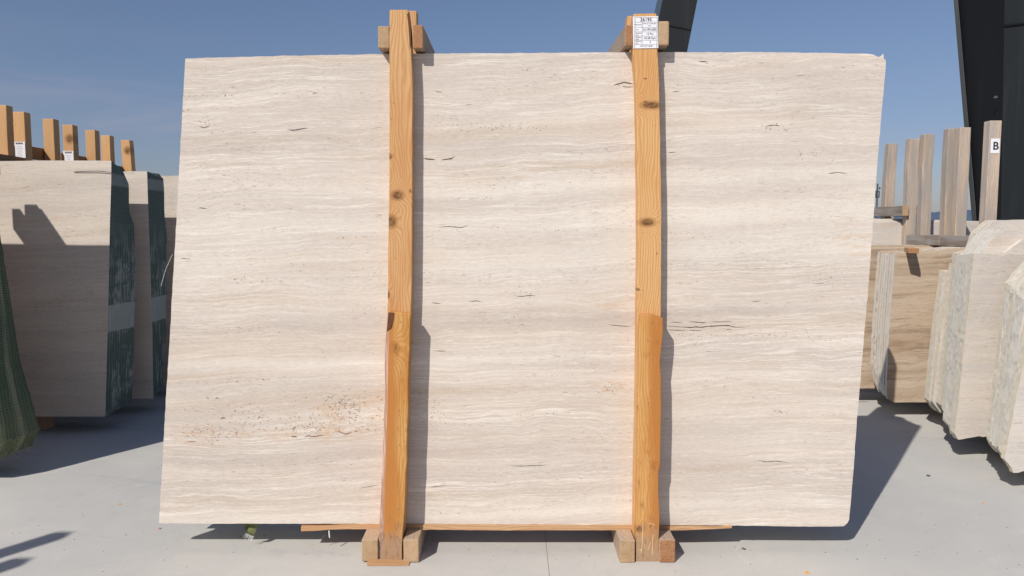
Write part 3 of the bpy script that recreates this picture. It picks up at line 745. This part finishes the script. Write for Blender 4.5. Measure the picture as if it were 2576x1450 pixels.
C = [(3.97, 2.617, 2.67), (3.92, 2.60, 2.67), (3.86, 2.575, 2.65), (3.80, 2.555, 2.62), (3.74, 2.53, 2.61), (3.69, 2.505, 2.62), (3.64, 2.478, 2.60)]
C = dense([c_ + (0,) for c_ in C], 2, .010)
for i, (y, xb, xt, _q) in enumerate(C):
    sl.append((y, .0275, [(xb, .17 + .02 * (i % 2)), (xb + .05, .10 + .02 * (i % 3)), (xb + .2, .105), (XR, .10), (XR, 1.25), (2.84, 1.22), (xt + .09, 1.13 - .02 * (i > 8)), (xt, 1.02 - .008 * i), (lerp(xb, xt, .5), .6)], .011, None, M['edge_cream'] if i % 3 == 0 else None))
rough_bundle('ragged slab bundle nearest the camera at the right picture edge', sl, (4.2, 3.64, 0), M['trav4'], M['edge_white'])
def skid(x0, x1, y0, y1, lab):
    o = box('bearer', x0, x1, y0, y1, 0, .098, M['grey_y'], None, .003); return tag(o, lab, 'timber')
skid(2.9, 3.0, 3.66, 4.0, 'weathered timber bearer beneath the ragged bundle nearest the camera')
skid(3.1, 3.2, 4.16, 4.95, 'weathered timber bearer beneath the two middle ragged bundles')

GW = 'weathered timber frames of the right row'
fr1 = frame('weathered frame whose front post bears the letter B', 3.245, -1, 5.10, 5.36, 2.02, 1.185, 'g', group=GW, cross_h=.075, wb=.0015)
fr0 = frame('weathered frame of two close posts left of the frame lettered B', 3.245, -1, 5.57, 5.82, 2.03, 1.185, 'g', group=GW, cross_h=.075)
frm = frame('weathered frame farthest left in the right row, beside the main slab', 3.245, -1, 6.10, 6.38, 2.02, 1.41, 'g', group=GW, cross_h=.08)
# sign B on the front post of the first frame
YS = 5.10 * KB - .0705
q0 = at(2491, 386, YS); q1 = at(2515.5, 349, YS)
sg = quad_obj('paper_sign', q0.x, q1.x, q0.z, q1.z, YS, .0012, M['paper'], fr1)
text_mesh([('B', (q0.x + q1.x) / 2 + .004, q0.z + .024, .072, 'CENTER', .0016)], sg, L0(fr1), YS - .0018)
# short light stick lying on the brown bundle, end towards the camera
oa = at(2289, 638, 4.86); ob_ = at(2315, 625, 4.86)
st = box('timber_offcut', oa.x + .048, ob_.x + .042, 4.86, 5.12, oa.z, ob_.z, M['ypine_z'], None, .003, M['end_b'], rz=-.38)
st.data.materials[0] = wood('golden_offcut', 'Y', (0.60, 0.38, 0.20), (0.42, 0.23, 0.10)); st.data.update()
tag(st, 'short golden timber offcut on the brown bundle pointing at the camera', 'timber')

# ================================================================ MAIN BUNDLE
mb = thing('slab_bundle', 'large cream travertine slab bundle filling the centre of the picture', 'slab bundle', (0, SL, 0))
def P(px, py, Y=SL):
    p = at(px, py, Y); return (p.x, p.z)
front = [P(400, 1317), P(640, 1318), P(955, 1318), P(1240, 1319.5), P(1590, 1321), P(1840, 1322.5), P(2010, 1325), P(2100, 1325), P(2122, 1324), P(2131, 1317), P(2136, 1308),
         P(2151, 1140), P(2150, 1130), P(2186, 700), P(2212, 350), P(2228, 170), P(2228.5, 152), P(2222, 147), P(2212, 145), P(2203, 141), P(2196, 137.5), P(2180, 136), P(2080, 134), P(1900, 131.5), P(1600, 132), P(1270, 134), P(980, 136), P(700, 141), P(466, 147.5),
         P(458, 290), P(449, 460), P(430, 800), P(413, 1080)]
def refine(pts, step, amp, seed):
    r = []
    for i in range(len(pts)):
        p, q = pts[i], pts[(i + 1) % len(pts)]; L = math.hypot(q[0] - p[0], q[1] - p[1]); n = max(1, int(L / step))
        dx, dz = (q[0] - p[0]) / L, (q[1] - p[1]) / L
        for k in range(n):
            t = k / n; d = amp * (noise.noise(Vector((seed, (p[0] + dx * L * t) * 30, (p[1] + dz * L * t) * 30))) + .5 * noise.noise(Vector((seed, (p[0] + dx * L * t) * 90, (p[1] + dz * L * t) * 90))))
            r.append((p[0] + dx * L * t - dz * d, p[1] + dz * L * t + dx * d))
    return r
TH_ = .0212
TOPZ = P(1270, 134)[1]
for i in range(12):
    if i == 0: pts = refine(front, .02, .0016, 1)
    else:
        sx = random.uniform(-.012, .006); sl_, sr_ = random.uniform(-.004, .010), random.uniform(-.02, .0)
        base = [(p[0] + (sl_ if p[0] < 0 else sr_) + (.0), max(p[1], front[0][1] + .0) if p[1] < .3 else p[1] - random.uniform(.0, .003)) for p in front]
        base = [(x, min(z, TOPZ)) for x, z in base]
        kx = random.uniform(.0, .07); base[0] = (base[0][0] + kx, base[0][1] + .004); base.append((base[-1][0] - .003, base[0][1] + random.uniform(.03, .12)))
        pts = refine(base, .05, .003, i * 7)
    prism('slab', pts, SL + i * .0215, SL + i * .0215 + TH_, [M['trav'] if i == 0 else M['trav2'], M['edge']], mb)
# chip flake standing at the broken top right corner
c = P(2212, 146); prism('corner_flake', [P(2206, 143), P(2222, 149), P(2228, 151), P(2226, 134), P(2219, 141)], SL + .012, SL + .017, M['edge_white'], mb)

# fissures and pits
o0 = L0(mb)
YF = SL - .0006
def conv(lst, ax, bx, ay, by): return [P(ax + bx * x, ay + by * y) for x, y in lst]
K = (1643.5, .2313, 670.8, .2313); T6 = (1509.4, .18506, 0, .18506); T1 = (905.6, .3701, 201.2, .3701); T5 = (402.5, .2083, 939.2, .2083); ID = (0, 1, 0, 1)
cr = [
 (K, [(105, 647), (250, 655), (400, 663), (470, 657), (520, 662), (600, 650), (700, 645), (820, 643), (870, 655), (930, 665), (1040, 653)], 2.1),
 (K, [(180, 605), (320, 605)], 1.1), (K, [(380, 604), (440, 602), (520, 610), (590, 612)], 1.4), (K, [(610, 604), (700, 603), (830, 600), (860, 607)], 1.2),
 (K, [(110, 688), (260, 692), (350, 697)], 1.3), (K, [(380, 697), (450, 697), (540, 697)], 1.1), (K, [(785, 686), (850, 685)], 1.2),
 (T6, [(175, 1165), (240, 1145), (330, 1120), (400, 1135), (455, 1148)], 2.6), (T6, [(300, 1175), (350, 1185), (450, 1183)], 1.4),
 (T1, [(430, 535), (470, 540), (515, 545)], 2.6), (T1, [(550, 545), (590, 540), (625, 535), (645, 515)], 2.4),
 (ID, [(722, 326), (740, 328), (758, 325), (776, 322)], 2.2), (ID, [(1280, 1171), (1310, 1173), (1350, 1171), (1382, 1170)], 1.1), (ID, [(2081, 438), (2105, 434), (2131, 437)], 1.5),
 (ID, [(1298, 747), (1320, 745), (1348, 743)], 1.6), (ID, [(1527, 817), (1560, 820), (1588, 822)], 1.3), (ID, [(500, 318), (515, 322), (528, 316)], 1.6), (ID, [(1756, 155), (1780, 156)], 1.7),
 (ID, [(1900, 1158), (1930, 1162), (1952, 1160), (1985, 1165)], 1.4), (ID, [(1085, 762), (1110, 764)], 1.5), (ID, [(1180, 760), (1195, 757), (1210, 759)], 1.6), (ID, [(1088, 883), (1122, 884)], 1.0),
 (ID, [(905, 1228), (950, 1221)], 1.0), (ID, [(500, 523), (521, 525)], 2.0), (ID, [(1080, 1226), (1125, 1221)], 1.2), (ID, [(1100, 572), (1130, 570), (1160, 573), (1180, 566)], 1.4),
 (ID, [(1925, 318), (1945, 315), (1962, 317)], 1.4), (ID, [(1094, 230), (1112, 233)], 1.3), (ID, [(455, 650), (480, 652)], 1.3), (ID, [(2190, 1010), (2150, 1012)], 1.0),
 (ID, [(1890, 760), (1915, 757)], 1.0), (ID, [(2050, 715), (2075, 712)], 1.2), (ID, [(1690, 232), (1710, 230)], 1.2), (ID, [(1680, 385), (1700, 383)], 1.2),
]
bm = bmesh.new()
for i, (t, l, w) in enumerate(cr): polyribbon(bm, conv(l, *t), w / 620, YF, o0, i * 3.3)
me = bpy.data.meshes.new('fissures'); bm.to_mesh(me); bm.free(); f = link('fissures', me, M['crack'], mb); f['kind'] = 'stuff'
cr2 = [(T5, [(1580, 768), (1620, 765), (1660, 770)], 3.4), (T5, [(1740, 775), (1780, 755), (1860, 765), (1920, 755), (1990, 745)], 2.6), (T5, [(2110, 700), (2180, 710), (2230, 735), (2280, 725), (2310, 700)], 2.4),
 (T5, [(2340, 702), (2395, 698)], 1.9), (T5, [(2480, 675), (2540, 690)], 1.8), (T5, [(670, 310), (690, 295), (715, 308)], 2.2), (T5, [(560, 297), (590, 297)], 2.0), (T5, [(725, 555), (760, 535), (800, 545)], 2.2),
 (T5, [(1180, 545), (1210, 520)], 2.6), (T5, [(310, 830), (380, 825), (440, 828)], 1.6), (T5, [(1600, 670), (1640, 660)], 2.4), (T5, [(1910, 690), (1950, 680)], 2.4)]
bm = bmesh.new()
for i, (t, l, w) in enumerate(cr2): polyribbon(bm, conv(l, *t), w / 620, YF - .0001, o0, 50 + i * 3.3)
def pit(px, py, w, h):
    x, z = P(px, py); n = 6; vs = []
    sl_ = random.uniform(-.25, .15)
    for k in range(n):
        a = k / n * 6.283; r = random.uniform(.6, 1.2)
        vs.append(bm.verts.new(Vector((x + math.cos(a) * w * .5 * r, YF, z + math.sin(a) * h * .5 * r + math.cos(a) * w * .5 * sl_)) - o0))
    bm.faces.new(vs)
# clustered pits
def cluster(cx, cy, rx, ry, n, w=(.002, .007), h=(.0012, .003)):
    for _ in range(n):
        px = random.gauss(cx, rx / 2); py = random.gauss(cy, ry / 2)
        if 425 < px < 2140 and 160 < py < 1305: pit(px, py, random.uniform(*w), random.uniform(*h))
cluster(885, 1030, 120, 42, 110, (.003, .010), (.0015, .004)); cluster(810, 1060, 150, 36, 100, (.003, .010), (.0012, .003)); cluster(860, 1018, 50, 12, 40, (.004, .009)); cluster(520, 1095, 80, 24, 70, (.003, .009)); cluster(600, 1055, 130, 44, 80, (.003, .009)); cluster(720, 1080, 260, 16, 60, (.003, .010))
cluster(1540, 980, 40, 14, 40, (.003, .007)); cluster(1950, 320, 40, 10, 20, (.003, .008)); cluster(1090, 1040, 50, 50, 60); cluster(1960, 1035, 30, 10, 25)
cluster(1320, 740, 60, 12, 20); cluster(2040, 390, 60, 30, 26); cluster(510, 310, 40, 14, 18); cluster(1640, 860, 60, 20, 22)
cluster(1900, 845, 240, 10, 60, (.002, .006)); cluster(1250, 320, 150, 12, 40); cluster(2080, 700, 60, 26, 22)
for k in range(46):                                    # strings of pits along the bedding
    x = random.uniform(430, 2180); y = random.uniform(170, 1290); L = random.uniform(30, 160); sl2 = random.uniform(-.08, .01); dens = random.uniform(6, 20)
    for j in range(int(L / dens) + 2):
        px = x + random.random() * L; py = y + (px - x) * sl2 + random.gauss(0, 1.8)
        if px < 2130 and px > 440: pit(px, py, random.uniform(.002, .008), random.uniform(.001, .0026))
for k in range(240): pit(random.uniform(470, 2130), random.uniform(160, 1300), random.uniform(.0015, .005), random.uniform(.001, .0022))
me = bpy.data.meshes.new('pits'); bm.to_mesh(me); bm.free(); f = link('pits', me, M['pit'], mb); f['kind'] = 'stuff'

o = prism('unseen_shadow_stone', refine([(1.50, .0), (1.65, .0), (1.71, .4), (1.77, .8), (1.812, 1.2), (1.828, 1.62), (1.80, 1.69), (1.772, 1.745), (1.745, 1.66), (1.70, 1.60), (1.665, 1.55), (1.60, .8)], .05, .006, 44), 3.80, 3.83, [M['trav4'], M['edge']])  # added unseen stone, outlined for the shadow it casts on the brown bundle
tag(o, 'added unseen stone shaped to shade the brown bundle, behind the right end of the main slab', 'added shadow caster')

# ---------------------------------------------------------------- the two front frames
def outline_px(l, r, Y):
    """l, r: lists of (px,py) top to bottom -> closed outline"""
    pts = [P(x, y, Y) for x, y in l] + [P(x, y, Y) for x, y in reversed(r)]
    return pts
def kn(px, py, Y, base, ra, rs, amp):
    p = at(px, py, Y); return (p.x - base, p.z, ra, rs, amp)

PF, BF = SL - .055, SL - .10                     # post front, lower board front
def densify(pts, n=5, amp=.0012, seed=0):
    return refine(pts, .06, amp, seed)
# left frame
XL = at(1005, 700, PF).x
FLab = 'front timber frames clamping the main slab'
fl = thing('timber_clamp', 'left timber frame across the main slab, without a paper tag', 'timber frame', (XL, SL - .03, 0), FLab)
m_up = wood('knotty_pine_post', 'Z', (0.65, 0.39, 0.18), (0.46, 0.215, 0.075),
            (kn(1000, 492, PF, XL, .021, .016, .05), kn(985, 558, PF, XL, .017, .021, .05), kn(981, 394, PF, XL, .007, .010, .03), kn(977, 741, PF, XL, .005, .013, .02), kn(1032, 481, PF, XL, .004, .006, .02)))
m_lo = wood('orange_pine_board', 'Z', (0.60, 0.34, 0.12), (0.44, 0.19, 0.045), (kn(985, 875, BF, XL, .023, .021, .05), kn(989, 1357, BF, XL, .017, .018, .03)), stain=(0.42, 0.17, 0.03), stainf=.6, vary=0.05, foot=True, edge=(.005, -.03, (0.46, 0.185, 0.045), -.045))
prism('post', densify(outline_px([(980, 25), (979.5, 135), (979.5, 300), (979, 460), (976.5, 620), (976, 719), (974, 800), (968, 1000), (958, 1300), (954, 1405)],
      [(1026, 25), (1031, 62), (1033, 90), (1034, 135), (1037.5, 200), (1037, 460), (1036.5, 620), (1035.5, 719), (1033, 800), (1027, 1000), (1019, 1300), (1014, 1405)], PF), seed=3), PF, SL - .001, m_up, fl, .0025)
prism('lower_board', densify(outline_px([(976, 784), (974.5, 800), (971, 832), (968.5, 870), (967, 915), (968, 960), (965, 1078), (959, 1232), (953, 1342), (952, 1400), (955, 1411)],
      [(1033, 789), (1031.5, 832), (1028, 915), (1024.5, 1078), (1020, 1232), (1014, 1342), (1011.5, 1380), (1011.5, 1413)], BF), amp=.003, seed=5), BF, PF - .001, m_lo, fl, .0025)
bk = prism('bark_patch', [P(977, 786, BF), P(992, 787, BF), P(990, 805, BF), P(985, 826, BF), P(973, 834, BF), P(975, 810, BF)], BF - .0025, BF + .002, M['bark'], fl, .001)
prism('resin_pocket', [P(1024, 36, PF), P(1030, 30, PF), P(1034, 62, PF), P(1034, 110, PF), P(1031, 125, PF), P(1029, 90, PF), P(1027, 60, PF)], PF - .0015, PF + .004, M['bark'], fl, .0008)
box('rear_post', XL - .035, at(1047, 40, SL + .262).x, SL + .262, SL + .32, 0, at(1040, 27, SL + .262).z, M['pine_z'], fl, .004, M['pine_z'], wob=.004)
def beam_px(name, x0, x1, y0, y1, Y, yb, m, em, parent, bev=.004, wob=.002, rz=0.0):
    a = at(x0, y1, Y); b = at(x1, y0, Y)
    return box(name, a.x, b.x, Y, yb, a.z, b.z, m, parent, bev, em, wob=wob, rz=rz)
m_tc = wood('aged_pine_crosspiece', 'Y', (0.42, 0.31, 0.21), (0.28, 0.18, 0.11), (), weather=.45)
beam_px('crosspiece', 950, 978.0, 65, 121, PF, SL + .38, m_tc, M['end_a'], fl)
beam_px('crosspiece', 1039, 1064, 62.5, 122, PF, SL + .38, m_tc, M['end_b'], fl)
GY = BF - .012
def ground_beam(name, x0, x1, top, Y, yb, m, em, parent, rz=0.0, zb=0.0):
    a = at(x0, top, Y); b = at(x1, top, Y)
    return box(name, a.x, b.x, Y, yb, zb, a.z, m, parent, .004, em, wob=.002, rz=rz)
m_sk = wood('pine_skid', 'Y', (0.50, 0.37, 0.26), (0.36, 0.235, 0.15), (), weather=.35)
ground_beam('skid', 909, 950.5, 1358, GY, SL + .38, m_sk, M['end_a'], fl, zb=.006)
ground_beam('skid', 1014, 1053, 1358, GY, SL + .38, m_sk, M['end_c'], fl, zb=.0015)
prism('wedge', [(at(926, 1425, 2.8).x, .0015), (at(1030, 1419, 2.8).x, .0015), (at(1030, 1419, 2.8).x, .004), (at(926, 1416, 2.8).x, .016)], 2.78, 2.87, M['pine_x'], fl)
def nails(parent, lst, Y):
    for (px, py) in lst:
        p = at(px, py, Y)
        bar('nail', (p.x, Y - .001, p.z), (p.x, Y + .006, p.z), .0022, M['steel'], parent, 6)
nails(fl, [(1008, 810), (1005, 1120), (983, 1352), (999, 1352), (981, 1375), (1000, 1282)], BF)

# right frame
XRr = at(1630, 700, PF).x
fr = thing('timber_clamp', 'right timber frame across the main slab, with the large white paper tag', 'timber frame', (XRr, SL - .03, 0), FLab)
m_up2 = wood('pale_pine_post', 'Z', (0.68, 0.41, 0.18), (0.49, 0.24, 0.08), (kn(1640, 265, PF, XRr, .036, .013, .05), kn(1628, 560, PF, XRr, .028, .014, .05), kn(1606, 729, PF, XRr, .005, .005, .02)))
m_lo2 = wood('orange_pine_board_worn', 'Z', (0.61, 0.35, 0.13), (0.45, 0.20, 0.05), (kn(1650, 1172, BF, XRr, .016, .018, .06), kn(1609, 1332, BF, XRr, .014, .013, .03), kn(1654, 862, BF, XRr, .009, .012, .035)), stain=(0.45, 0.17, 0.035), stainf=.5, vary=.05, foot=True, edge=(-.012, .030, (0.43, 0.17, 0.04)))
prism('post', densify(outline_px([(1594, 35), (1592, 60), (1593, 135), (1599, 200), (1602, 300), (1604.5, 493), (1604.5, 640), (1603.7, 784), (1601, 1000), (1597, 1200), (1593, 1405)],
      [(1651, 34), (1653, 60), (1655, 135), (1658, 200), (1660, 300), (1663.7, 493), (1663.7, 640), (1663, 784), (1660, 1000), (1655, 1200), (1650, 1405)], PF), seed=8), PF, SL - .001, m_up2, fr, .0025)
prism('lower_board', densify(outline_px([(1611, 792), (1609.5, 830), (1608.7, 863), (1608, 946), (1604.5, 1029), (1603.7, 1154), (1602, 1237), (1600, 1342), (1599.5, 1414.5)],
      [(1640, 793), (1658, 797), (1668, 801), (1668, 830), (1665, 863), (1663, 890), (1660.5, 910), (1662.5, 946), (1663.5, 1029), (1662, 1100), (1660.8, 1170), (1657, 1190), (1656.5, 1240), (1659.5, 1300), (1658.5, 1342), (1658, 1414.5)], BF), amp=.003, seed=9), BF, PF - .001, m_lo2, fr, .0025)
box('rear_post', XRr - .045, XRr + .045, SL + .262, SL + .32, 0, at(1640, 40, SL + .262).z, M['pine_z'], fr, .004, M['pine_z'], wob=.004)
beam_px('crosspiece', 1567.7, 1592, 63, 115.5, PF, SL + .38, m_tc, M['end_b'], fr, rz=.03)
beam_px('crosspiece', 1656.5, 1685, 52.5, 114.5, PF, SL + .38, M['pine_y'], M['end_c'], fr, .006)
ground_beam('skid', 1560, 1598.2, 1360, GY, SL + .38, m_sk, M['end_a'], fr, rz=.0)
ground_beam('skid', 1659, 1699, 1360, GY, SL + .38, m_sk, M['end_b'], fr)
nails(fr, [(1642, 813), (1631, 1015), (1634, 1162)], BF)
def staple(px, py):
    p = at(px, py, PF)
    bar('staple', (p.x - .006, PF - .0015, p.z), (p.x + .006, PF - .0015, p.z), .0009, M['steel'], fr, 5)
staple(1623, 198); staple(1623, 256)
# scrapes of pale fibre on the foot of the board
bm = bmesh.new(); of = L0(fr)
for (l, w) in (([(1617, 1321), (1616, 1355), (1614, 1392)], 1.3), ([(1643, 1345), (1641, 1370), (1641, 1395)], 1.3), ([(1637, 1365), (1629, 1385)], 1.2), ([(1630, 1318), (1640, 1317), (1647, 1322)], 1.0), ([(1609, 1384), (1614, 1384)], 2.2), ([(1621, 1372), (1622, 1380)], .8)):
    l2 = [P(x, y, BF) for x, y in l]
    for i in range(len(l2) - 1):
        (xa, za), (xb, zb) = l2[i], l2[i + 1]; d = Vector((xb - xa, zb - za)).normalized(); nx, nz = -d.y * w / 1250, d.x * w / 1250
        bm.faces.new([bm.verts.new(Vector(v) - of) for v in ((xa - nx, BF - .0008, za - nz), (xb - nx, BF - .0008, zb - nz), (xb + nx, BF - .0008, zb + nz), (xa + nx, BF - .0008, za + nz))])
me = bpy.data.meshes.new('scrapes'); bm.to_mesh(me); bm.free(); sc_ = link('scrapes', me, plain('pale_wood_splinter', (.75, .55, .33), .8), fr); sc_['kind'] = 'stuff'

# the tag 26195
TY = PF - .002
def TP(px, py): return P(px, py, TY)
tl, tr_, br, bl = TP(1592, 42.5), TP(1655.5, 41), TP(1656, 121.5), TP(1593, 122.5)
tg = prism('paper_tag', [bl, br, tr_, tl], TY - .0008, TY + .0006, M['paper'], fr)
def tpx(cx, cy): return TP(1509.4 + .18506 * cx, .18506 * cy)
yT = TY - .0016
def bmq(bm, x0, x1, y0, y1):
    a = tpx(x0, y0); b = tpx(x1, y1)
    bm.faces.new([bm.verts.new(Vector(v) - of) for v in ((a[0], yT, b[1]), (b[0], yT, b[1]), (b[0], yT, a[1]), (a[0], yT, a[1]))])
bm = bmesh.new()
for yy in (240, 303, 373, 436, 494, 549, 608): bmq(bm, 470, 776, yy - 2, yy + 2)
bmq(bm, 470, 474, 240, 655); bmq(bm, 773, 777, 240, 655); bmq(bm, 569, 573, 303, 608)
me = bpy.data.meshes.new('ruled_lines'); bm.to_mesh(me); bm.free(); link('ruled_lines', me, M['rule'], tg)
px_m = .18506 / 631.0
def TL(s, cx, cy, h, al='CENTER', bold=0.0):      # h: cap height in crop pixels
    p = tpx(cx, cy); return (s, p[0], p[1], h * px_m / .70, al, bold)
text_mesh([TL('26195', 624, 292, 42, bold=.0001), TL('2x187x282', 674, 417, 27, bold=0), TL('12 Pcs', 676, 476, 25, bold=0), TL('63,28 Sqm', 678, 532, 25, bold=0), TL('3', 680, 586, 25, bold=0)],
          tg, of, yT - .0002)
text_mesh([TL('VEINCUT TRAVERTINE', 672, 331, 12), TL('RAW', 672, 356, 12), TL('PRODUCT', 522, 347, 15), TL('SIZE', 486, 413, 12, 'LEFT'), TL('BUNDLE', 486, 462, 13, 'LEFT'), TL('PCS', 486, 487, 13, 'LEFT'),
           TL('BUNDLE', 486, 519, 13, 'LEFT'), TL('SQM', 486, 543, 13, 'LEFT'), TL('BUNDLE', 486, 573, 13, 'LEFT'), TL('NO', 486, 598, 13, 'LEFT'), TL('MADE IN TURKEY', 633, 637, 15)],
          tg, of, yT - .0002, name='small_print', m=M['ink'])

# ---------------------------------------------------------------- battens and small things at the foot
zt_ = at(1240, 1319.5, SL).z
def batten_outline():
    up = [(757, 1324), (800, 1324), (828, 1323.5), (845, 1322), (860, 1320.5), (955, 1319.6), (1240, 1321), (1590, 1322.6), (1700, 1324.5), (1760, 1325), (1800, 1327), (1841, 1322.5)]
    dn = [(757, 1337), (790, 1336), (825, 1333), (860, 1332), (955, 1332), (1240, 1334.5), (1590, 1334.5), (1640, 1334.5), (1700, 1335), (1760, 1333), (1800, 1331), (1841, 1329)]
    return [P(x, y, SL - .006) for x, y in dn] + [P(x, y, SL - .006) for x, y in reversed(up)]
o = prism('batten', refine(batten_outline(), .03, .0012, 4), SL - .006, SL + .075, M['pine_x'], None, 0); o2 = o
tag(o, 'long thin splintered batten lying under the main slab on the skids', 'batten')
a = P(1740, 1330, SL + .17); o = box('batten', -.80, 0.86, SL + .15, SL + .24, .089, .107, M['pine_x'], None, .002); tag(o, 'second batten under the rear slabs, in the shadow below the main slab', 'batten')
# board on top behind right frame
p = at(1655, 131, SL + .2); q = at(1731, 125, SL + .2)
o = box('timber_offcut', p.x, q.x, SL + .14, SL + .21, TOPZ + .003, TOPZ + .032, M['pine_x'], None, .002); tag(o, 'small yellow timber offcut on top of the main bundle right of the tag', 'timber')

def ribbon_strip(name, pts, w, Y, m, lab, cat, frayed=True):
    bm = bmesh.new()
    p0, p1 = Vector(P(*pts[0], Y)), Vector(P(*pts[1], Y)); d = (p1 - p0); n = Vector((-d.y, d.x)).normalized() * w / 2
    k = 8; rows = []
    for i in range(k + 1):
        c_ = p0 + d * (i / k) * (.72 if frayed else 1); yy = Y + .006 * math.sin(i * .9)
        rows.append([bm.verts.new((c_.x - n.x, yy, c_.y - n.y)), bm.verts.new((c_.x, yy - .002, c_.y)), bm.verts.new((c_.x + n.x, yy, c_.y + n.y))])
    for i in range(k):
        for j in range(2): bm.faces.new((rows[i][j], rows[i][j + 1], rows[i + 1][j + 1], rows[i + 1][j]))
    bmesh.ops.solidify(bm, geom=list(bm.faces), thickness=.0008)
    me = bpy.data.meshes.new(name); bm.to_mesh(me); bm.free(); o = link(name, me, m); tag(o, lab, cat)
    if frayed:
        bm = bmesh.new()
        for j in range(9):
            t = (j - 4) / 4; c_ = p0 + d * .72 + n * t; e_ = p0 + d * random.uniform(.9, 1.08) + n * t * 1.1 + Vector((random.uniform(-.003, .003), 0))
            s = n.normalized() * .0009
            bm.faces.new([bm.verts.new(v) for v in ((c_.x - s.x, Y, c_.y - s.y), (c_.x + s.x, Y, c_.y + s.y), (e_.x + s.x * .4, Y - .004, e_.y + s.y * .4), (e_.x - s.x * .4, Y - .004, e_.y - s.y * .4))])
        me = bpy.data.meshes.new('frayed_end'); bm.to_mesh(me); bm.free(); f = link('frayed_end', me, M['strand'], o); f['kind'] = 'stuff'
    return o
ribbon_strip('net_strip', [(641, 1318), (624, 1357)], .032, SL + .03, M['ribbon'], 'frayed olive net strip hanging below the left of the main slab', 'net strip')
ribbon_strip('net_strip', [(617, 1318), (629, 1340)], .022, SL + .06, M['ribbon'], 'short dark net strip hanging behind the frayed olive one', 'net strip', False)

def curve_thing(name, pts, r, m, lab, cat):
    cu = bpy.data.curves.new(name, 'CURVE'); cu.dimensions = '3D'; cu.bevel_depth = r; cu.bevel_resolution = 1
    sp = cu.splines.new('NURBS'); sp.points.add(len(pts) - 1); sp.use_endpoint_u = True; sp.order_u = 3
    for i, p in enumerate(pts): sp.points[i].co = (*p, 1)
    tmp = bpy.data.objects.new(name, cu); COL.objects.link(tmp)
    dg = bpy.context.evaluated_depsgraph_get(); dg.update()
    me = bpy.data.meshes.new_from_object(tmp.evaluated_get(dg)); bpy.data.objects.remove(tmp); me.materials.clear()
    return tag(link(name, me, m), lab, cat)
curve_thing('white_strand', [at(434, 640, SL + .02), at(424, 662, SL), at(414, 685, SL - .01), at(405, 720, SL - .02)], .0006, M['strand'], 'white fibre strand sticking out from the left edge of main slab', 'strand')
curve_thing('bent_twig', [at(838, 1320, SL + .04), at(834, 1335, SL + .04), at(826, 1341, SL + .03), at(812, 1352, SL + .02), at(803, 1356, SL + .01)], .0014, M['stone_bit'], 'thin bent twig of net thread hanging under the main slab', 'twig')
curve_thing('white_peg', [at(828, 1335, SL), at(828, 1348, SL - .004), at(829.5, 1353, SL - .004)], .0026, M['strand'], 'tiny white splinter hanging under the left end of the batten', 'splinter')
curve_thing('wire', [at(186, 433, 4.635), at(225, 431, 4.63), at(255, 431, 4.63), at(279, 434, 4.63)], .0022, M['crack'], 'thin dark wire lying across the top of big left bundle', 'wire')

# loose crumbs on the concrete ------------------------------------------
def gp(px, py):
    d = ray(px, py); t = -CAMZ / d.z; return Vector((d.x * t, d.y * t, 0))
def crumb(px, py, w, h, m, name, lab, cat, group):
    p = gp(px, py); bm = bmesh.new(); bmesh.ops.create_icosphere(bm, subdivisions=1, radius=1)
    for v in bm.verts: v.co = Vector((v.co.x * w * random.uniform(.7, 1.2), v.co.y * w * .8 * random.uniform(.7, 1.2), max(-.3, v.co.z) * h))
    for v in bm.verts: v.co.z += .3 * h
    me = bpy.data.meshes.new(name); bm.to_mesh(me); bm.free(); o = link(name, me, m); o.location = p; o.rotation_euler.z = random.random() * 3
    return tag(o, lab, cat, group)
crumb(2335, 1198, .014, .006, M['stone_bit'], 'pebble', 'dark flat pebble on the concrete right of the main slab shadow', 'pebble', None)
crumb(1871, 1382+0, .010, .005, M['stone_bit'], 'pebble', 'dark pebble on the concrete right of the tagged frame foot', 'pebble', None)
crumb(401, 1331, .009, .004, plain('pink_chip', (.42, .22, .2)), 'stone_chip', 'pinkish stone chip by the lower left slab corner', 'stone chip', None)
crumb(300, 1269, .011, .002, M['orange_bit'], 'orange_chip', 'orange chip on the open concrete left of the main slab', 'chip', None)
crumb(2475, 1268, .009, .002, M['orange_bit'], 'orange_chip', 'orange chip on the concrete below the right hand bundles', 'chip', None)
crumb(2030, 1441, .014, .002, M['orange_bit'], 'orange_chip', 'yellow orange chip at the bottom edge of the picture', 'chip', None)
bm = bmesh.new()
for k in range(190):
    px = random.uniform(-100, 2700); py = 1100 + 340 * math.sqrt(random.random())
    p = gp(px, py); s = random.uniform(.0010, .0036)
    v = [bm.verts.new(p + Vector((s * random.uniform(.6, 1.6) * math.cos(a), s * math.sin(a) * random.uniform(.6, 1.3), .0002))) for a in (0, 1.6, 3.1, 4.7)]
    t = bm.verts.new(p + Vector((0, 0, s * .7)))
    for i in range(4): bm.faces.new((v[i], v[(i + 1) % 4], t))
me = bpy.data.meshes.new('grit'); bm.to_mesh(me); bm.free(); o = link('grit', me, M['stone_bit']); o['kind'] = 'stuff'; tag(o, 'scattered dark grit and crumbs on the pale concrete', 'grit')
